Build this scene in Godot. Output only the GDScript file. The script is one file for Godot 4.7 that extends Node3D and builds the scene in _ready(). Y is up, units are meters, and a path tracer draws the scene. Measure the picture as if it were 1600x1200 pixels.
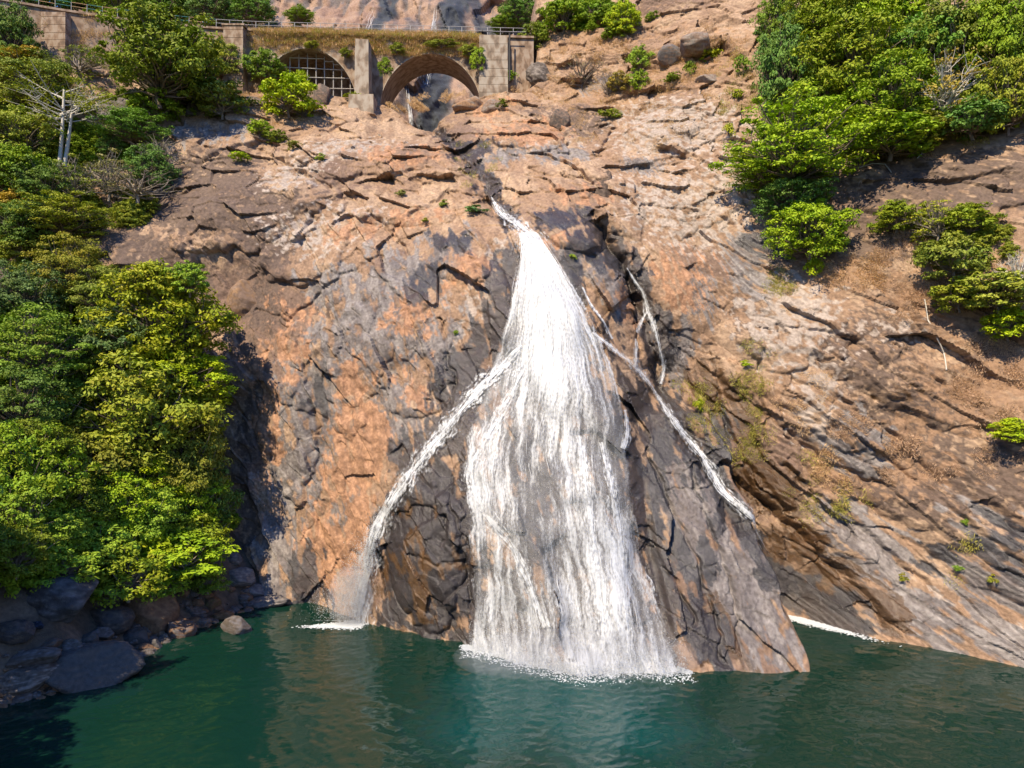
extends Node3D
# A waterfall on a rock cliff below a railway viaduct. Metres, y up; the pool lies at y = 0 and the view looks along -z.

const EYE := 21.8          # height of the camera above the pool
const LENS := 1110.0       # picture units per unit of tangent (the picture is 1600 x 1200 units)
var rng := RandomNumberGenerator.new()

# ---------------------------------------------------------------- small helpers
func noise(freq: float, oct: int, sd: int, kind := FastNoiseLite.TYPE_SIMPLEX_SMOOTH, ridged := false) -> FastNoiseLite:
	var n := FastNoiseLite.new()
	n.noise_type = kind; n.frequency = freq; n.seed = sd
	n.fractal_type = FastNoiseLite.FRACTAL_NONE if oct <= 1 else (FastNoiseLite.FRACTAL_RIDGED if ridged else FastNoiseLite.FRACTAL_FBM)
	n.fractal_octaves = oct
	return n

func cells(freq: float, sd: int, ret: int) -> FastNoiseLite:
	var n := noise(freq, 1, sd, FastNoiseLite.TYPE_CELLULAR)
	n.cellular_return_type = ret
	n.cellular_jitter = 0.9
	return n

# the surveyed point at bearing (px, py) and depth d
func at(px: float, py: float, d: float) -> Vector3:
	return Vector3((px - 800.0) / LENS * d, EYE + (600.0 - py) / LENS * d, -d)

func lin(r: float, g: float, b: float) -> Color:
	return Color(r, g, b).linear_to_srgb()

func tag(o: Node, label: String, category: String, group := "") -> Node:
	o.set_meta("label", label); o.set_meta("category", category)
	if group != "": o.set_meta("group", group)
	return o

var used := {}
func numbered(called: String) -> String:
	used[called] = used.get(called, -1) + 1
	return called if used[called] == 0 else "%s_%03d" % [called, used[called]]

func thing(called: String, label: String, category: String, where: Vector3, group := "") -> Node3D:
	var o := Node3D.new(); o.name = numbered(called); add_child(o, true); o.position = where
	tag(o, label, category, group)
	return o

func mesh_node(called: String, m: Mesh, mat: Material, parent: Node = null) -> MeshInstance3D:
	var o := MeshInstance3D.new()
	o.name = numbered(called) if parent == null else called
	o.mesh = m
	if mat: o.material_override = mat
	(parent if parent else self).add_child(o, true)
	return o

func structure(called: String, m: Mesh, mat: Material, label: String, category: String) -> MeshInstance3D:
	var o := mesh_node(called, m, mat)
	tag(o, label, category)
	o.set_meta("kind", "structure")
	return o

func noise_tex(freq: float, oct: int, sd: int, lo: Color, hi: Color, size := 512, ridged := false) -> NoiseTexture2D:
	var t := NoiseTexture2D.new()
	t.width = size; t.height = size; t.seamless = true
	t.noise = noise(freq, oct, sd, FastNoiseLite.TYPE_SIMPLEX_SMOOTH, ridged)
	var g := Gradient.new()
	g.offsets = PackedFloat32Array([0.0, 1.0]); g.colors = PackedColorArray([lo, hi])
	t.color_ramp = g
	return t

func plain(c: Color, rough := 0.9) -> StandardMaterial3D:
	var m := StandardMaterial3D.new()
	m.albedo_color = c; m.roughness = rough
	return m

func array_mesh(v: PackedVector3Array, n: PackedVector3Array, c: PackedColorArray, idx: PackedInt32Array) -> ArrayMesh:
	var a := []; a.resize(Mesh.ARRAY_MAX)
	a[Mesh.ARRAY_VERTEX] = v
	if n.size(): a[Mesh.ARRAY_NORMAL] = n
	if c.size(): a[Mesh.ARRAY_COLOR] = c
	a[Mesh.ARRAY_INDEX] = idx
	var m := ArrayMesh.new()
	m.add_surface_from_arrays(Mesh.PRIMITIVE_TRIANGLES, a)
	return m

func grid_index(nx: int, ny: int) -> PackedInt32Array:
	var idx := PackedInt32Array(); idx.resize((nx - 1) * (ny - 1) * 6)
	var k := 0
	for j in ny - 1:
		for i in nx - 1:
			var a := j * nx + i
			idx[k] = a; idx[k + 1] = a + nx; idx[k + 2] = a + 1
			idx[k + 3] = a + 1; idx[k + 4] = a + nx; idx[k + 5] = a + nx + 1
			k += 6
	return idx

func grid_normals(v: PackedVector3Array, nx: int, ny: int, flip := 1.0) -> PackedVector3Array:
	var n := PackedVector3Array(); n.resize(v.size())
	for j in ny:
		var j0 := maxi(j - 1, 0) * nx
		var j1 := mini(j + 1, ny - 1) * nx
		for i in nx:
			var du := v[j * nx + mini(i + 1, nx - 1)] - v[j * nx + maxi(i - 1, 0)]
			var dv := v[j1 + i] - v[j0 + i]
			n[j * nx + i] = du.cross(dv).normalized() * flip
	return n

func _ready() -> void:
	rng.seed = 7
	# ---- camera
	var cam := Camera3D.new(); cam.name = "camera"
	cam.position = Vector3(0, EYE, 0)
	cam.fov = rad_to_deg(2.0 * atan(600.0 / LENS))
	cam.near = 0.5; cam.far = 900.0
	add_child(cam); cam.current = true
	# ---- sky and exposure
	var env := Environment.new()
	env.background_mode = Environment.BG_SKY
	var sky := Sky.new()
	var sm := ProceduralSkyMaterial.new()
	sm.sky_top_color = Color(0.25, 0.45, 0.78); sm.sky_horizon_color = Color(0.70, 0.80, 0.90); sm.sky_curve = 0.15
	sm.ground_bottom_color = Color(0.22, 0.24, 0.18); sm.ground_horizon_color = Color(0.45, 0.48, 0.42)
	sky.sky_material = sm
	env.sky = sky
	env.background_energy_multiplier = 1.0
	env.tonemap_mode = Environment.TONE_MAPPER_LINEAR
	env.tonemap_exposure = 1.82
	env.volumetric_fog_enabled = true; env.volumetric_fog_density = 0.0
	env.sdfgi_enabled = true; env.ssao_enabled = true; env.ssil_enabled = true
	var we := WorldEnvironment.new(); we.name = "environment"; we.environment = env
	add_child(we)
	# ---- sun: high, from the left and a little behind the camera
	var sun := DirectionalLight3D.new(); sun.name = "sun"
	sun.light_color = Color(1.0, 0.93, 0.81); sun.light_energy = 1.5; sun.light_angular_distance = 0.5
	sun.shadow_enabled = true
	add_child(sun)
	sun.look_at_from_position(Vector3.ZERO, -Vector3(-0.34, 0.76, 0.555))
	var t0 := Time.get_ticks_msec()
	make_materials()
	# ---- setting
	build_cliff(); print("cliff ", Time.get_ticks_msec() - t0)
	build_hill()
	build_bank(); print("bank ", Time.get_ticks_msec() - t0)
	build_pool()
	build_far_cliff(); print("far ", Time.get_ticks_msec() - t0)
	build_water(); print("water ", Time.get_ticks_msec() - t0)
	# ---- things
	build_viaduct(); print("viaduct ", Time.get_ticks_msec() - t0)
	build_boulders(); print("boulders ", Time.get_ticks_msec() - t0)
	build_plants(); print("plants ", Time.get_ticks_msec() - t0)
	build_grass(); print("grass ", Time.get_ticks_msec() - t0)

# ---------------------------------------------------------------- materials
var rock_mat: StandardMaterial3D
var wet_mat: StandardMaterial3D

func make_materials() -> void:
	rock_mat = StandardMaterial3D.new()
	rock_mat.vertex_color_use_as_albedo = true
	rock_mat.roughness = 0.85
	rock_mat.albedo_texture = noise_tex(0.02, 5, 11, Color(0.62, 0.60, 0.60), Color(1.0, 1.0, 1.0))
	rock_mat.uv1_triplanar = true; rock_mat.uv1_world_triplanar = true; rock_mat.uv1_scale = Vector3.ONE * 0.23
	rock_mat.heightmap_enabled = true; rock_mat.heightmap_scale = 7.0
	rock_mat.heightmap_texture = noise_tex(0.025, 6, 5, Color.BLACK, Color.WHITE, 1024, true)
	wet_mat = rock_mat.duplicate()
	wet_mat.roughness = 0.32

# ---------------------------------------------------------------- the cliff: depth z as a function of x and y
# surveyed points of the smooth face: bearing x, bearing y, depth
const SURVEY := [
	[440, 941, 71.0], [500, 946, 70.0], [560, 972, 65.5], [660, 992, 61.7], [740, 1010, 59.0], [900, 1045, 54.4], [1060, 1045, 54.4],
	[1235, 962, 66.8], [1330, 990, 62.0], [1450, 1013, 58.6], [1600, 1045, 54.4], [1750, 1085, 49.9],
	[400, 900, 73.6], [395, 760, 75.0], [400, 620, 76.4], [420, 500, 78.6], [450, 860, 72.5], [480, 760, 73.0], [500, 640, 74.0], [500, 520, 76.0], [480, 420, 79.5],
	[560, 880, 68.0], [580, 740, 69.5], [600, 600, 71.5], [610, 480, 74.0], [620, 400, 77.5], [540, 330, 83.0], [430, 320, 84.0], [330, 330, 83.0], [330, 420, 82.0],
	[220, 420, 80.0], [140, 400, 80.0], [260, 330, 84.5], [300, 270, 89.0], [400, 250, 90.5], [380, 200, 95.0], [300, 190, 95.5], [480, 215, 93.5],
	[200, 560, 78.0], [200, 760, 76.0], [0, 600, 76.0], [0, 420, 80.0], [0, 280, 86.0], [120, 260, 90.0], [0, 150, 93.0], [150, 140, 96.0], [330, 130, 102.0], [60, 70, 103.0],
	[660, 860, 62.2], [650, 760, 64.5], [700, 680, 65.5], [740, 600, 66.8], [760, 500, 69.5], [700, 430, 73.5], [690, 360, 78.0], [760, 380, 73.5],
	[860, 900, 57.2], [860, 780, 59.6], [860, 660, 62.3], [860, 540, 65.6], [850, 440, 69.0], [830, 368, 72.0], [800, 345, 75.0], [770, 318, 79.5], [740, 265, 86.0], [700, 215, 95.0], [665, 192, 101.0],
	[960, 900, 57.0], [960, 760, 60.0], [970, 660, 63.0], [960, 540, 67.5], [930, 440, 70.0], [900, 370, 72.0],
	[880, 330, 75.0], [940, 320, 76.0], [980, 420, 72.0], [1000, 480, 71.5], [1030, 580, 70.5], [1070, 680, 69.5], [1140, 790, 68.5], [1190, 880, 67.6],
	[1060, 480, 71.5], [1060, 380, 75.0], [1020, 300, 79.5], [960, 240, 85.0], [860, 240, 87.0], [800, 190, 96.0], [740, 160, 102.0], [820, 130, 103.0],
	[580, 260, 89.0], [640, 310, 84.0], [560, 180, 101.0], [480, 160, 102.0], [620, 230, 94.0],
	[900, 150, 98.0], [880, 80, 105.0], [1000, 190, 90.0], [1000, 90, 99.0], [1090, 110, 91.0], [1080, 20, 99.0], [960, 20, 106.0], [1120, 220, 84.0],
	[1130, 320, 77.5], [1160, 430, 72.0], [1150, 560, 69.5], [1200, 700, 67.6], [1260, 840, 66.4], [1290, 930, 65.0],
	[1260, 520, 67.5], [1300, 640, 65.5], [1360, 780, 64.0], [1400, 900, 62.2], [1250, 400, 71.0], [1220, 280, 77.0], [1240, 160, 83.0], [1230, 40, 90.0],
	[1360, 400, 68.0], [1420, 540, 64.5], [1480, 700, 61.2], [1520, 840, 59.2], [1560, 960, 57.2], [1360, 260, 73.5], [1400, 120, 80.0], [1400, 0, 85.0],
	[1500, 420, 64.0], [1600, 560, 60.0], [1600, 720, 57.8], [1600, 880, 56.2], [1480, 300, 68.0], [1600, 260, 65.5], [1560, 140, 73.0], [1600, 0, 78.0], [1800, 500, 54.0], [1800, 200, 62.0],
]

const LX0 := -86.0
const LY0 := -4.0
const LSTEP := 0.5
var lnx := 345
var lny := 180
var lattice := PackedFloat32Array()   # smooth depth (positive, metres from the camera plane)

func solve(a: Array, b: PackedFloat64Array) -> PackedFloat64Array:
	var n := b.size()
	for c in n:
		var best := c
		for r in range(c + 1, n):
			if absf(a[r][c]) > absf(a[best][c]): best = r
		if best != c:
			var tmp = a[c]; a[c] = a[best]; a[best] = tmp
			var tb := b[c]; b[c] = b[best]; b[best] = tb
		var pc: PackedFloat64Array = a[c]
		for r in range(c + 1, n):
			var pr: PackedFloat64Array = a[r]
			var f := pr[c] / pc[c]
			if f == 0.0: continue
			for k in range(c, n): pr[k] -= f * pc[k]
			b[r] -= f * b[c]
			a[r] = pr
	var x := PackedFloat64Array(); x.resize(n)
	for c in range(n - 1, -1, -1):
		var s := b[c]
		var pc: PackedFloat64Array = a[c]
		for k in range(c + 1, n): s -= pc[k] * x[k]
		x[c] = s / pc[c]
	return x

# a thin-plate surface through the surveyed points, kept on a half-metre lattice
func survey_surface() -> void:
	var n := SURVEY.size()
	var xs := PackedFloat64Array(); var ys := PackedFloat64Array(); var b := PackedFloat64Array()
	for s in SURVEY:
		var p := at(s[0], s[1], s[2])
		xs.append(p.x); ys.append(p.y); b.append(s[2])
	for k in 3: b.append(0.0)
	var a := []
	for i in n + 3:
		var row := PackedFloat64Array(); row.resize(n + 3)
		if i < n:
			for j in n:
				var r2 := (xs[i] - xs[j]) ** 2 + (ys[i] - ys[j]) ** 2
				row[j] = 0.5 * r2 * log(r2) if r2 > 1e-9 else 3.0
			row[n] = 1.0; row[n + 1] = xs[i]; row[n + 2] = ys[i]
		else:
			for j in n: row[j] = [1.0, xs[j], ys[j]][i - n]
		a.append(row)
	var w := solve(a, b)
	lattice.resize(lnx * lny)
	for j in lny:
		for i in lnx:
			if (i % 2 == 1 or j % 2 == 1) and i < lnx - 1 and j < lny - 1: continue
			var x := LX0 + i * LSTEP
			var y := LY0 + j * LSTEP
			var s := w[n] + w[n + 1] * x + w[n + 2] * y
			for k in n:
				var r2 := (xs[k] - x) ** 2 + (ys[k] - y) ** 2
				if r2 > 1e-9: s += w[k] * 0.5 * r2 * log(r2)
			lattice[j * lnx + i] = s
	for j in range(0, lny, 2):
		for i in range(1, lnx - 1, 2):
			lattice[j * lnx + i] = 0.5 * (lattice[j * lnx + i - 1] + lattice[j * lnx + i + 1])
	for j in range(1, lny - 1, 2):
		for i in lnx:
			lattice[j * lnx + i] = 0.5 * (lattice[(j - 1) * lnx + i] + lattice[(j + 1) * lnx + i])

func smooth_depth(x: float, y: float) -> float:
	var fx := clampf((x - LX0) / LSTEP, 0.0, lnx - 1.001)
	var fy := clampf((y - LY0) / LSTEP, 0.0, lny - 1.001)
	var i := int(fx); var j := int(fy)
	fx -= i; fy -= j
	var k := j * lnx + i
	return lerpf(lerpf(lattice[k], lattice[k + 1], fx), lerpf(lattice[k + lnx], lattice[k + lnx + 1], fx), fy)

func smin(a: float, b: float, k: float) -> float:
	var h := clampf(0.5 + 0.5 * (b - a) / k, 0.0, 1.0)
	return lerpf(b, a, h) - k * h * (1.0 - h)

# the grey slab that leans out into the pool right of the falls
func slab_depth(x: float, y: float) -> float:
	var d := 54.0 + 0.62 * y - 0.02 * (x - 13.0)
	var xe := 22.7 - 0.225 * y + 0.25 * sin(y * 1.3)
	var xl := 13.0 - 0.10 * y
	d += maxf(0.0, x - xe) * 4.5 + maxf(0.0, xl - x) * 1.6 + maxf(0.0, y - 19.0) * 1.2
	return d

func base_depth(x: float, y: float) -> float:
	var d := smooth_depth(x, y)
	if x > 6.0 and x < 30.0 and y < 26.0:
		d = smin(d, slab_depth(x, y), 0.6)
	# the shelf on which the viaduct stands, cut by the stream
	if y > 57.0 and x < 4.0:
		var shelf := 63.6 - 1.2 * exp(-((x + 12.0) / 7.0) ** 4) - 4.6 * exp(-((x + 12.6) / 3.6) ** 2) + maxf(0.0, -x - 42.0) * 0.10
		d += maxf(0.0, y - shelf) * 7.0 * (1.0 - smoothstep(-2.0, 4.0, x))
	return d

# final surface, kept on a fan-shaped grid
const GX := 1000
const GY := 760
var gy := PackedFloat32Array()
var gz := PackedFloat32Array()        # world z of the finished rock
func half_width(y: float) -> float: return 46.0 + 0.42 * y
func row_of(y: float) -> float:
	# inverse of y = -2 + 86 (0.75 t + 0.25 t^2)
	var q := clampf((y + 2.0) / 86.0, 0.0, 1.0)
	var t := (-0.75 + sqrt(0.5625 + q)) / 0.5
	return t * (GY - 1)

func rock_z(x: float, y: float) -> float:
	var fj := clampf(row_of(y), 0.0, GY - 1.001)
	var fi := clampf((x / half_width(y) * 0.5 + 0.5) * (GX - 1), 0.0, GX - 1.001)
	var i := int(fi); var j := int(fj)
	fi -= i; fj -= j
	var k := j * GX + i
	return lerpf(lerpf(gz[k], gz[k + 1], fi), lerpf(gz[k + GX], gz[k + GX + 1], fi), fj)

# where the line of sight at (px, py) meets the finished rock
func on_cliff(px: float, py: float) -> Vector3:
	var d := 45.0
	var last := d
	while d < 115.0:
		var p := at(px, py, d)
		if p.z < rock_z(p.x, p.y):
			var lo := last; var hi := d
			for k in 8:
				var m := (lo + hi) * 0.5
				var q := at(px, py, m)
				if q.z < rock_z(q.x, q.y): hi = m
				else: lo = m
			return at(px, py, hi)
		last = d
		d += 0.4
	return at(px, py, 105.0)

func on_smooth(px: float, py: float) -> Vector3:
	var d := 50.0
	while d < 112.0:
		var p := at(px, py, d)
		if d > base_depth(p.x, p.y): return p
		d += 0.3
	return at(px, py, 105.0)

# ---- fields of rock colour (what the stone is or carries), painted on a quarter-metre map
enum {GREY, ORANGE, PALE, DARK, OCHRE, BROWN, SOIL, WATER, CHANNELS}
const MSTEP := 0.25
var mnx := 690
var mny := 350
var maps := []
func make_maps() -> void:
	for k in CHANNELS:
		var m := PackedFloat32Array(); m.resize(mnx * mny); maps.append(m)

func dab(ch: int, px: float, py: float, rx: float, ry: float, deg := 0.0, amt := 1.0) -> void:
	var p := on_smooth(px, py)
	var s := -p.z / LENS
	var ax := rx * s; var ay := ry * s
	var ca := cos(deg_to_rad(-deg)); var sa := sin(deg_to_rad(-deg))
	var r := maxf(ax, ay) * 1.5
	var m: PackedFloat32Array = maps[ch]
	for j in range(maxi(0, int((p.y - r - LY0) / MSTEP)), mini(mny, int((p.y + r - LY0) / MSTEP) + 1)):
		for i in range(maxi(0, int((p.x - r - LX0) / MSTEP)), mini(mnx, int((p.x + r - LX0) / MSTEP) + 1)):
			var dx := LX0 + i * MSTEP - p.x
			var dy := LY0 + j * MSTEP - p.y
			var u := (dx * ca + dy * sa) / ax
			var v := (-dx * sa + dy * ca) / ay
			var w := amt * (1.0 - smoothstep(0.35, 1.45, sqrt(u * u + v * v)))
			var k := j * mnx + i
			if w > m[k]: m[k] = w
	maps[ch] = m

func stroke(ch: int, pts: Array, r: float, amt := 1.0) -> void:
	for k in pts.size() - 1:
		var a := Vector2(pts[k][0], pts[k][1]); var b := Vector2(pts[k + 1][0], pts[k + 1][1])
		var n := maxi(1, int(a.distance_to(b) / (r * 0.8)))
		for i in n + 1:
			var q := a.lerp(b, float(i) / n)
			dab(ch, q.x, q.y, r, r, 0.0, amt)

func paint_rock() -> void:
	make_maps()
	for b in [
		[GREY, 620, 450, 90, 80, 20], [GREY, 560, 560, 80, 90, 0], [GREY, 610, 650, 70, 60, 0], [GREY, 440, 860, 60, 100, 0], [GREY, 490, 720, 40, 110, 10], [GREY, 430, 930, 70, 30, 0], [GREY, 690, 400, 60, 50, -20],
		[GREY, 520, 450, 60, 40, 0], [GREY, 690, 560, 40, 60, 0], [GREY, 1450, 970, 130, 50, 10], [GREY, 1560, 900, 70, 110, 0], [GREY, 1330, 860, 60, 90, -30], [GREY, 1060, 560, 30, 90, 0], [GREY, 1090, 460, 30, 60, 0],
		[GREY, 1080, 780, 80, 90, -40], [GREY, 1150, 920, 80, 110, -40], [GREY, 1210, 1020, 60, 40, 0], [GREY, 1160, 420, 40, 60, 0], [GREY, 860, 400, 60, 60, 0], [GREY, 950, 430, 50, 70, -30], [GREY, 870, 240, 50, 25, 0], [GREY, 790, 240, 50, 30, -40], [GREY, 950, 130, 40, 25, 0],
		[GREY, 320, 210, 70, 30, 0], [GREY, 520, 590, 110, 60, 0], [GREY, 1330, 700, 50, 60, -30], [GREY, 1000, 260, 40, 20, 0],
		[DARK, 735, 235, 40, 18, -30], [DARK, 760, 290, 30, 20, -40], [DARK, 870, 345, 60, 22, 0], [DARK, 930, 375, 50, 40, -30], [DARK, 700, 380, 40, 25, 30], [DARK, 660, 440, 30, 40, 20],
		[DARK, 795, 430, 18, 70, 12], [DARK, 770, 500, 24, 60, 20], [DARK, 740, 560, 34, 50, 20], [DARK, 720, 620, 40, 30, 20], [DARK, 690, 680, 60, 40, 30], [DARK, 900, 440, 16, 60, -20],
		[DARK, 1000, 480, 18, 60, -10], [DARK, 1030, 540, 26, 70, -8], [DARK, 1060, 640, 30, 50, -30], [DARK, 1110, 740, 34, 60, -35], [DARK, 1180, 840, 40, 80, -35], [DARK, 1240, 930, 40, 60, -30], [DARK, 1290, 960, 40, 40, -30],
		[DARK, 640, 730, 50, 40, 40], [DARK, 900, 800, 170, 260, 0], [DARK, 860, 600, 100, 140, 0], [DARK, 950, 1000, 130, 70, 0, 1.1], [DARK, 800, 980, 80, 60, 0, 1.1], [DARK, 990, 620, 40, 60, -30], [DARK, 1010, 690, 50, 40, -30], [DARK, 1080, 960, 40, 80, -30], [DARK, 480, 910, 40, 50, 0], [DARK, 1200, 380, 40, 26, 0],
		[DARK, 500, 620, 24, 60, 0, 0.7], [DARK, 1580, 860, 40, 60, -40, 0.8], [DARK, 1480, 850, 60, 20, -40, 0.8],
		[OCHRE, 665, 880, 90, 130, 0, 1.4], [OCHRE, 620, 900, 40, 80, 0], [OCHRE, 640, 800, 40, 60, 30], [OCHRE, 700, 780, 50, 60, 0], [OCHRE, 1230, 860, 70, 60, -40], [OCHRE, 1180, 760, 60, 50, -40], [OCHRE, 1120, 640, 50, 80, -30, 0.9], [OCHRE, 1290, 910, 50, 50, -40],
		[OCHRE, 1130, 990, 30, 60, -30], [OCHRE, 1000, 620, 40, 30, -30], [OCHRE, 830, 780, 30, 100, 0], [OCHRE, 1090, 1010, 40, 30, 0], [OCHRE, 1380, 960, 26, 40, -10], [OCHRE, 840, 720, 40, 80, 0], [OCHRE, 960, 690, 40, 40, 0], [OCHRE, 1420, 600, 60, 30, -20, 0.4],
		[ORANGE, 560, 690, 60, 90, 0], [ORANGE, 500, 850, 50, 90, 0], [ORANGE, 560, 830, 40, 80, 0], [ORANGE, 560, 590, 60, 40, 0, 0.8], [ORANGE, 720, 430, 50, 50, 0, 0.8], [ORANGE, 640, 490, 50, 40, 0, 0.8], [ORANGE, 420, 660, 30, 120, 0, 0.8], [ORANGE, 440, 540, 60, 90, 20, 0.7],
		[ORANGE, 980, 470, 26, 60, 0, 0.9], [ORANGE, 870, 380, 40, 24, 0, 0.8], [ORANGE, 1060, 430, 60, 60, 0, 0.7], [ORANGE, 820, 210, 70, 40, 0, 0.8], [ORANGE, 900, 310, 80, 30, 0, 0.8], [ORANGE, 640, 250, 90, 40, 0, 0.7], [ORANGE, 600, 350, 100, 30, -10, 0.7],
		[ORANGE, 1250, 860, 40, 60, -30, 0.6], [ORANGE, 770, 170, 50, 30, 0, 0.8], [ORANGE, 520, 740, 40, 100, 0, 0.8], [ORANGE, 640, 590, 50, 40, 0, 0.6],
		[PALE, 1230, 500, 70, 80, 0], [PALE, 1170, 470, 30, 60, 0, 0.7], [PALE, 1060, 200, 90, 60, 20], [PALE, 1070, 330, 100, 80, 20, 0.9], [PALE, 1010, 220, 60, 40, 0, 0.8], [PALE, 750, 450, 24, 90, 25], [PALE, 700, 600, 20, 50, 10, 0.9], [PALE, 480, 370, 70, 36, 10, 0.9], [PALE, 560, 340, 70, 20, 10, 0.7],
		[PALE, 560, 235, 80, 26, -5, 0.8], [PALE, 460, 270, 60, 30, -20, 0.8], [PALE, 840, 230, 80, 20, 0, 0.7], [PALE, 1270, 600, 30, 40, 0, 0.9], [PALE, 1260, 660, 26, 40, -30, 0.8], [PALE, 1450, 960, 60, 40, 0, 0.6], [PALE, 1540, 990, 50, 30, 0, 0.6], [PALE, 640, 930, 16, 50, 0], [PALE, 670, 940, 8, 40, 0], [PALE, 1380, 520, 40, 30, 0, 0.5], [PALE, 1140, 290, 50, 60, 0, 0.8],
		[BROWN, 400, 330, 110, 60, 20], [BROWN, 220, 400, 110, 40, 20], [BROWN, 330, 260, 80, 30, 0], [BROWN, 1400, 500, 70, 60, -20], [BROWN, 1450, 640, 150, 60, -30], [BROWN, 1500, 290, 140, 70, 10], [BROWN, 1390, 300, 60, 40, 0], [BROWN, 1500, 740, 130, 70, -30], [BROWN, 1350, 370, 50, 60, 0], [BROWN, 410, 480, 40, 60, 0], [BROWN, 390, 700, 20, 200, 0], [BROWN, 1180, 490, 40, 70, 0, 0.8], [BROWN, 500, 480, 40, 60, 20, 0.6], [BROWN, 850, 180, 30, 30, 0, 0.7], [BROWN, 910, 190, 40, 50, 0, 0.9], [BROWN, 1330, 560, 90, 60, -20, 0.8],
		[BROWN, 300, 330, 120, 45, 15, 1.2], [BROWN, 350, 290, 90, 40, 15, 1.2], [BROWN, 420, 390, 60, 50, 0, 1.1], [GREY, 1090, 800, 60, 110, 25, 1.3], [GREY, 1160, 930, 60, 120, 25, 1.3], [GREY, 1040, 720, 50, 50, 0, 1.2], [DARK, 1060, 900, 26, 90, 20, 0.9], [DARK, 1110, 860, 14, 110, 22, 0.9],
		[GREY, 520, 640, 100, 120, 0], [GREY, 450, 720, 50, 130, 0], [GREY, 600, 520, 110, 100, 0], [GREY, 540, 780, 40, 110, 0, 0.9], [GREY, 650, 430, 80, 60, 0], [GREY, 480, 560, 70, 80, 0, 0.8],
		[DARK, 780, 470, 36, 110, 15, 1.1], [DARK, 720, 600, 50, 60, 30, 1.1], [DARK, 660, 700, 40, 50, 40, 1.1], [DARK, 690, 760, 50, 50, 0, 1.0], [DARK, 640, 830, 36, 60, 0, 0.8], [DARK, 700, 930, 40, 60, 0, 1.1], [DARK, 620, 930, 26, 50, 0, 1.0], [DARK, 690, 830, 50, 60, 0, 1.1], [DARK, 610, 850, 20, 60, 20, 1.0], [DARK, 1040, 680, 70, 50, 30, 1.0], [DARK, 1000, 760, 40, 80, 10, 0.9], [DARK, 1040, 880, 30, 80, 15, 0.9], [DARK, 1130, 700, 40, 60, 30, 0.9], [DARK, 960, 400, 50, 40, 30, 1.0],
		[SOIL, 380, 150, 60, 20, 0], [SOIL, 1000, 130, 140, 50, 0], [SOIL, 1100, 90, 80, 60, 0], [SOIL, 1360, 690, 90, 30, -25], [SOIL, 1300, 740, 40, 60, 0], [SOIL, 1480, 470, 120, 60, -20], [SOIL, 1540, 620, 100, 60, 0, 0.9], [SOIL, 1320, 430, 60, 30, 0], [SOIL, 1440, 230, 60, 26, 0], [SOIL, 920, 60, 100, 50, 0], [SOIL, 1440, 740, 60, 30, -25, 0.8], [SOIL, 1170, 620, 60, 60, -20, 0.7], [SOIL, 450, 190, 80, 20, 0, 0.7], [SOIL, 640, 165, 50, 14, 0, 0.8], [SOIL, 300, 170, 60, 20, 0], [SOIL, 150, 90, 100, 30, 0], [SOIL, 700, 330, 60, 14, 0, 0.6],
	]:
		dab(b[0], b[1], b[2], b[3], b[4], b[5], b[6] if b.size() > 6 else 1.0)
	stroke(DARK, [[660, 190], [690, 210], [725, 235], [755, 275], [775, 312], [800, 345]], 15)
	stroke(DARK, [[590, 830], [650, 735], [720, 650], [775, 600], [800, 500], [815, 400]], 17)
	stroke(DARK, [[980, 400], [1010, 480], [1040, 600], [1100, 720], [1170, 820], [1230, 930]], 20)
	stroke(DARK, [[735, 720], [742, 850], [738, 990]], 16)
	stroke(DARK, [[600, 960], [660, 985], [730, 995]], 12)
	stroke(DARK, [[640, 860], [690, 850], [720, 800]], 14, 0.9)

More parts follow.
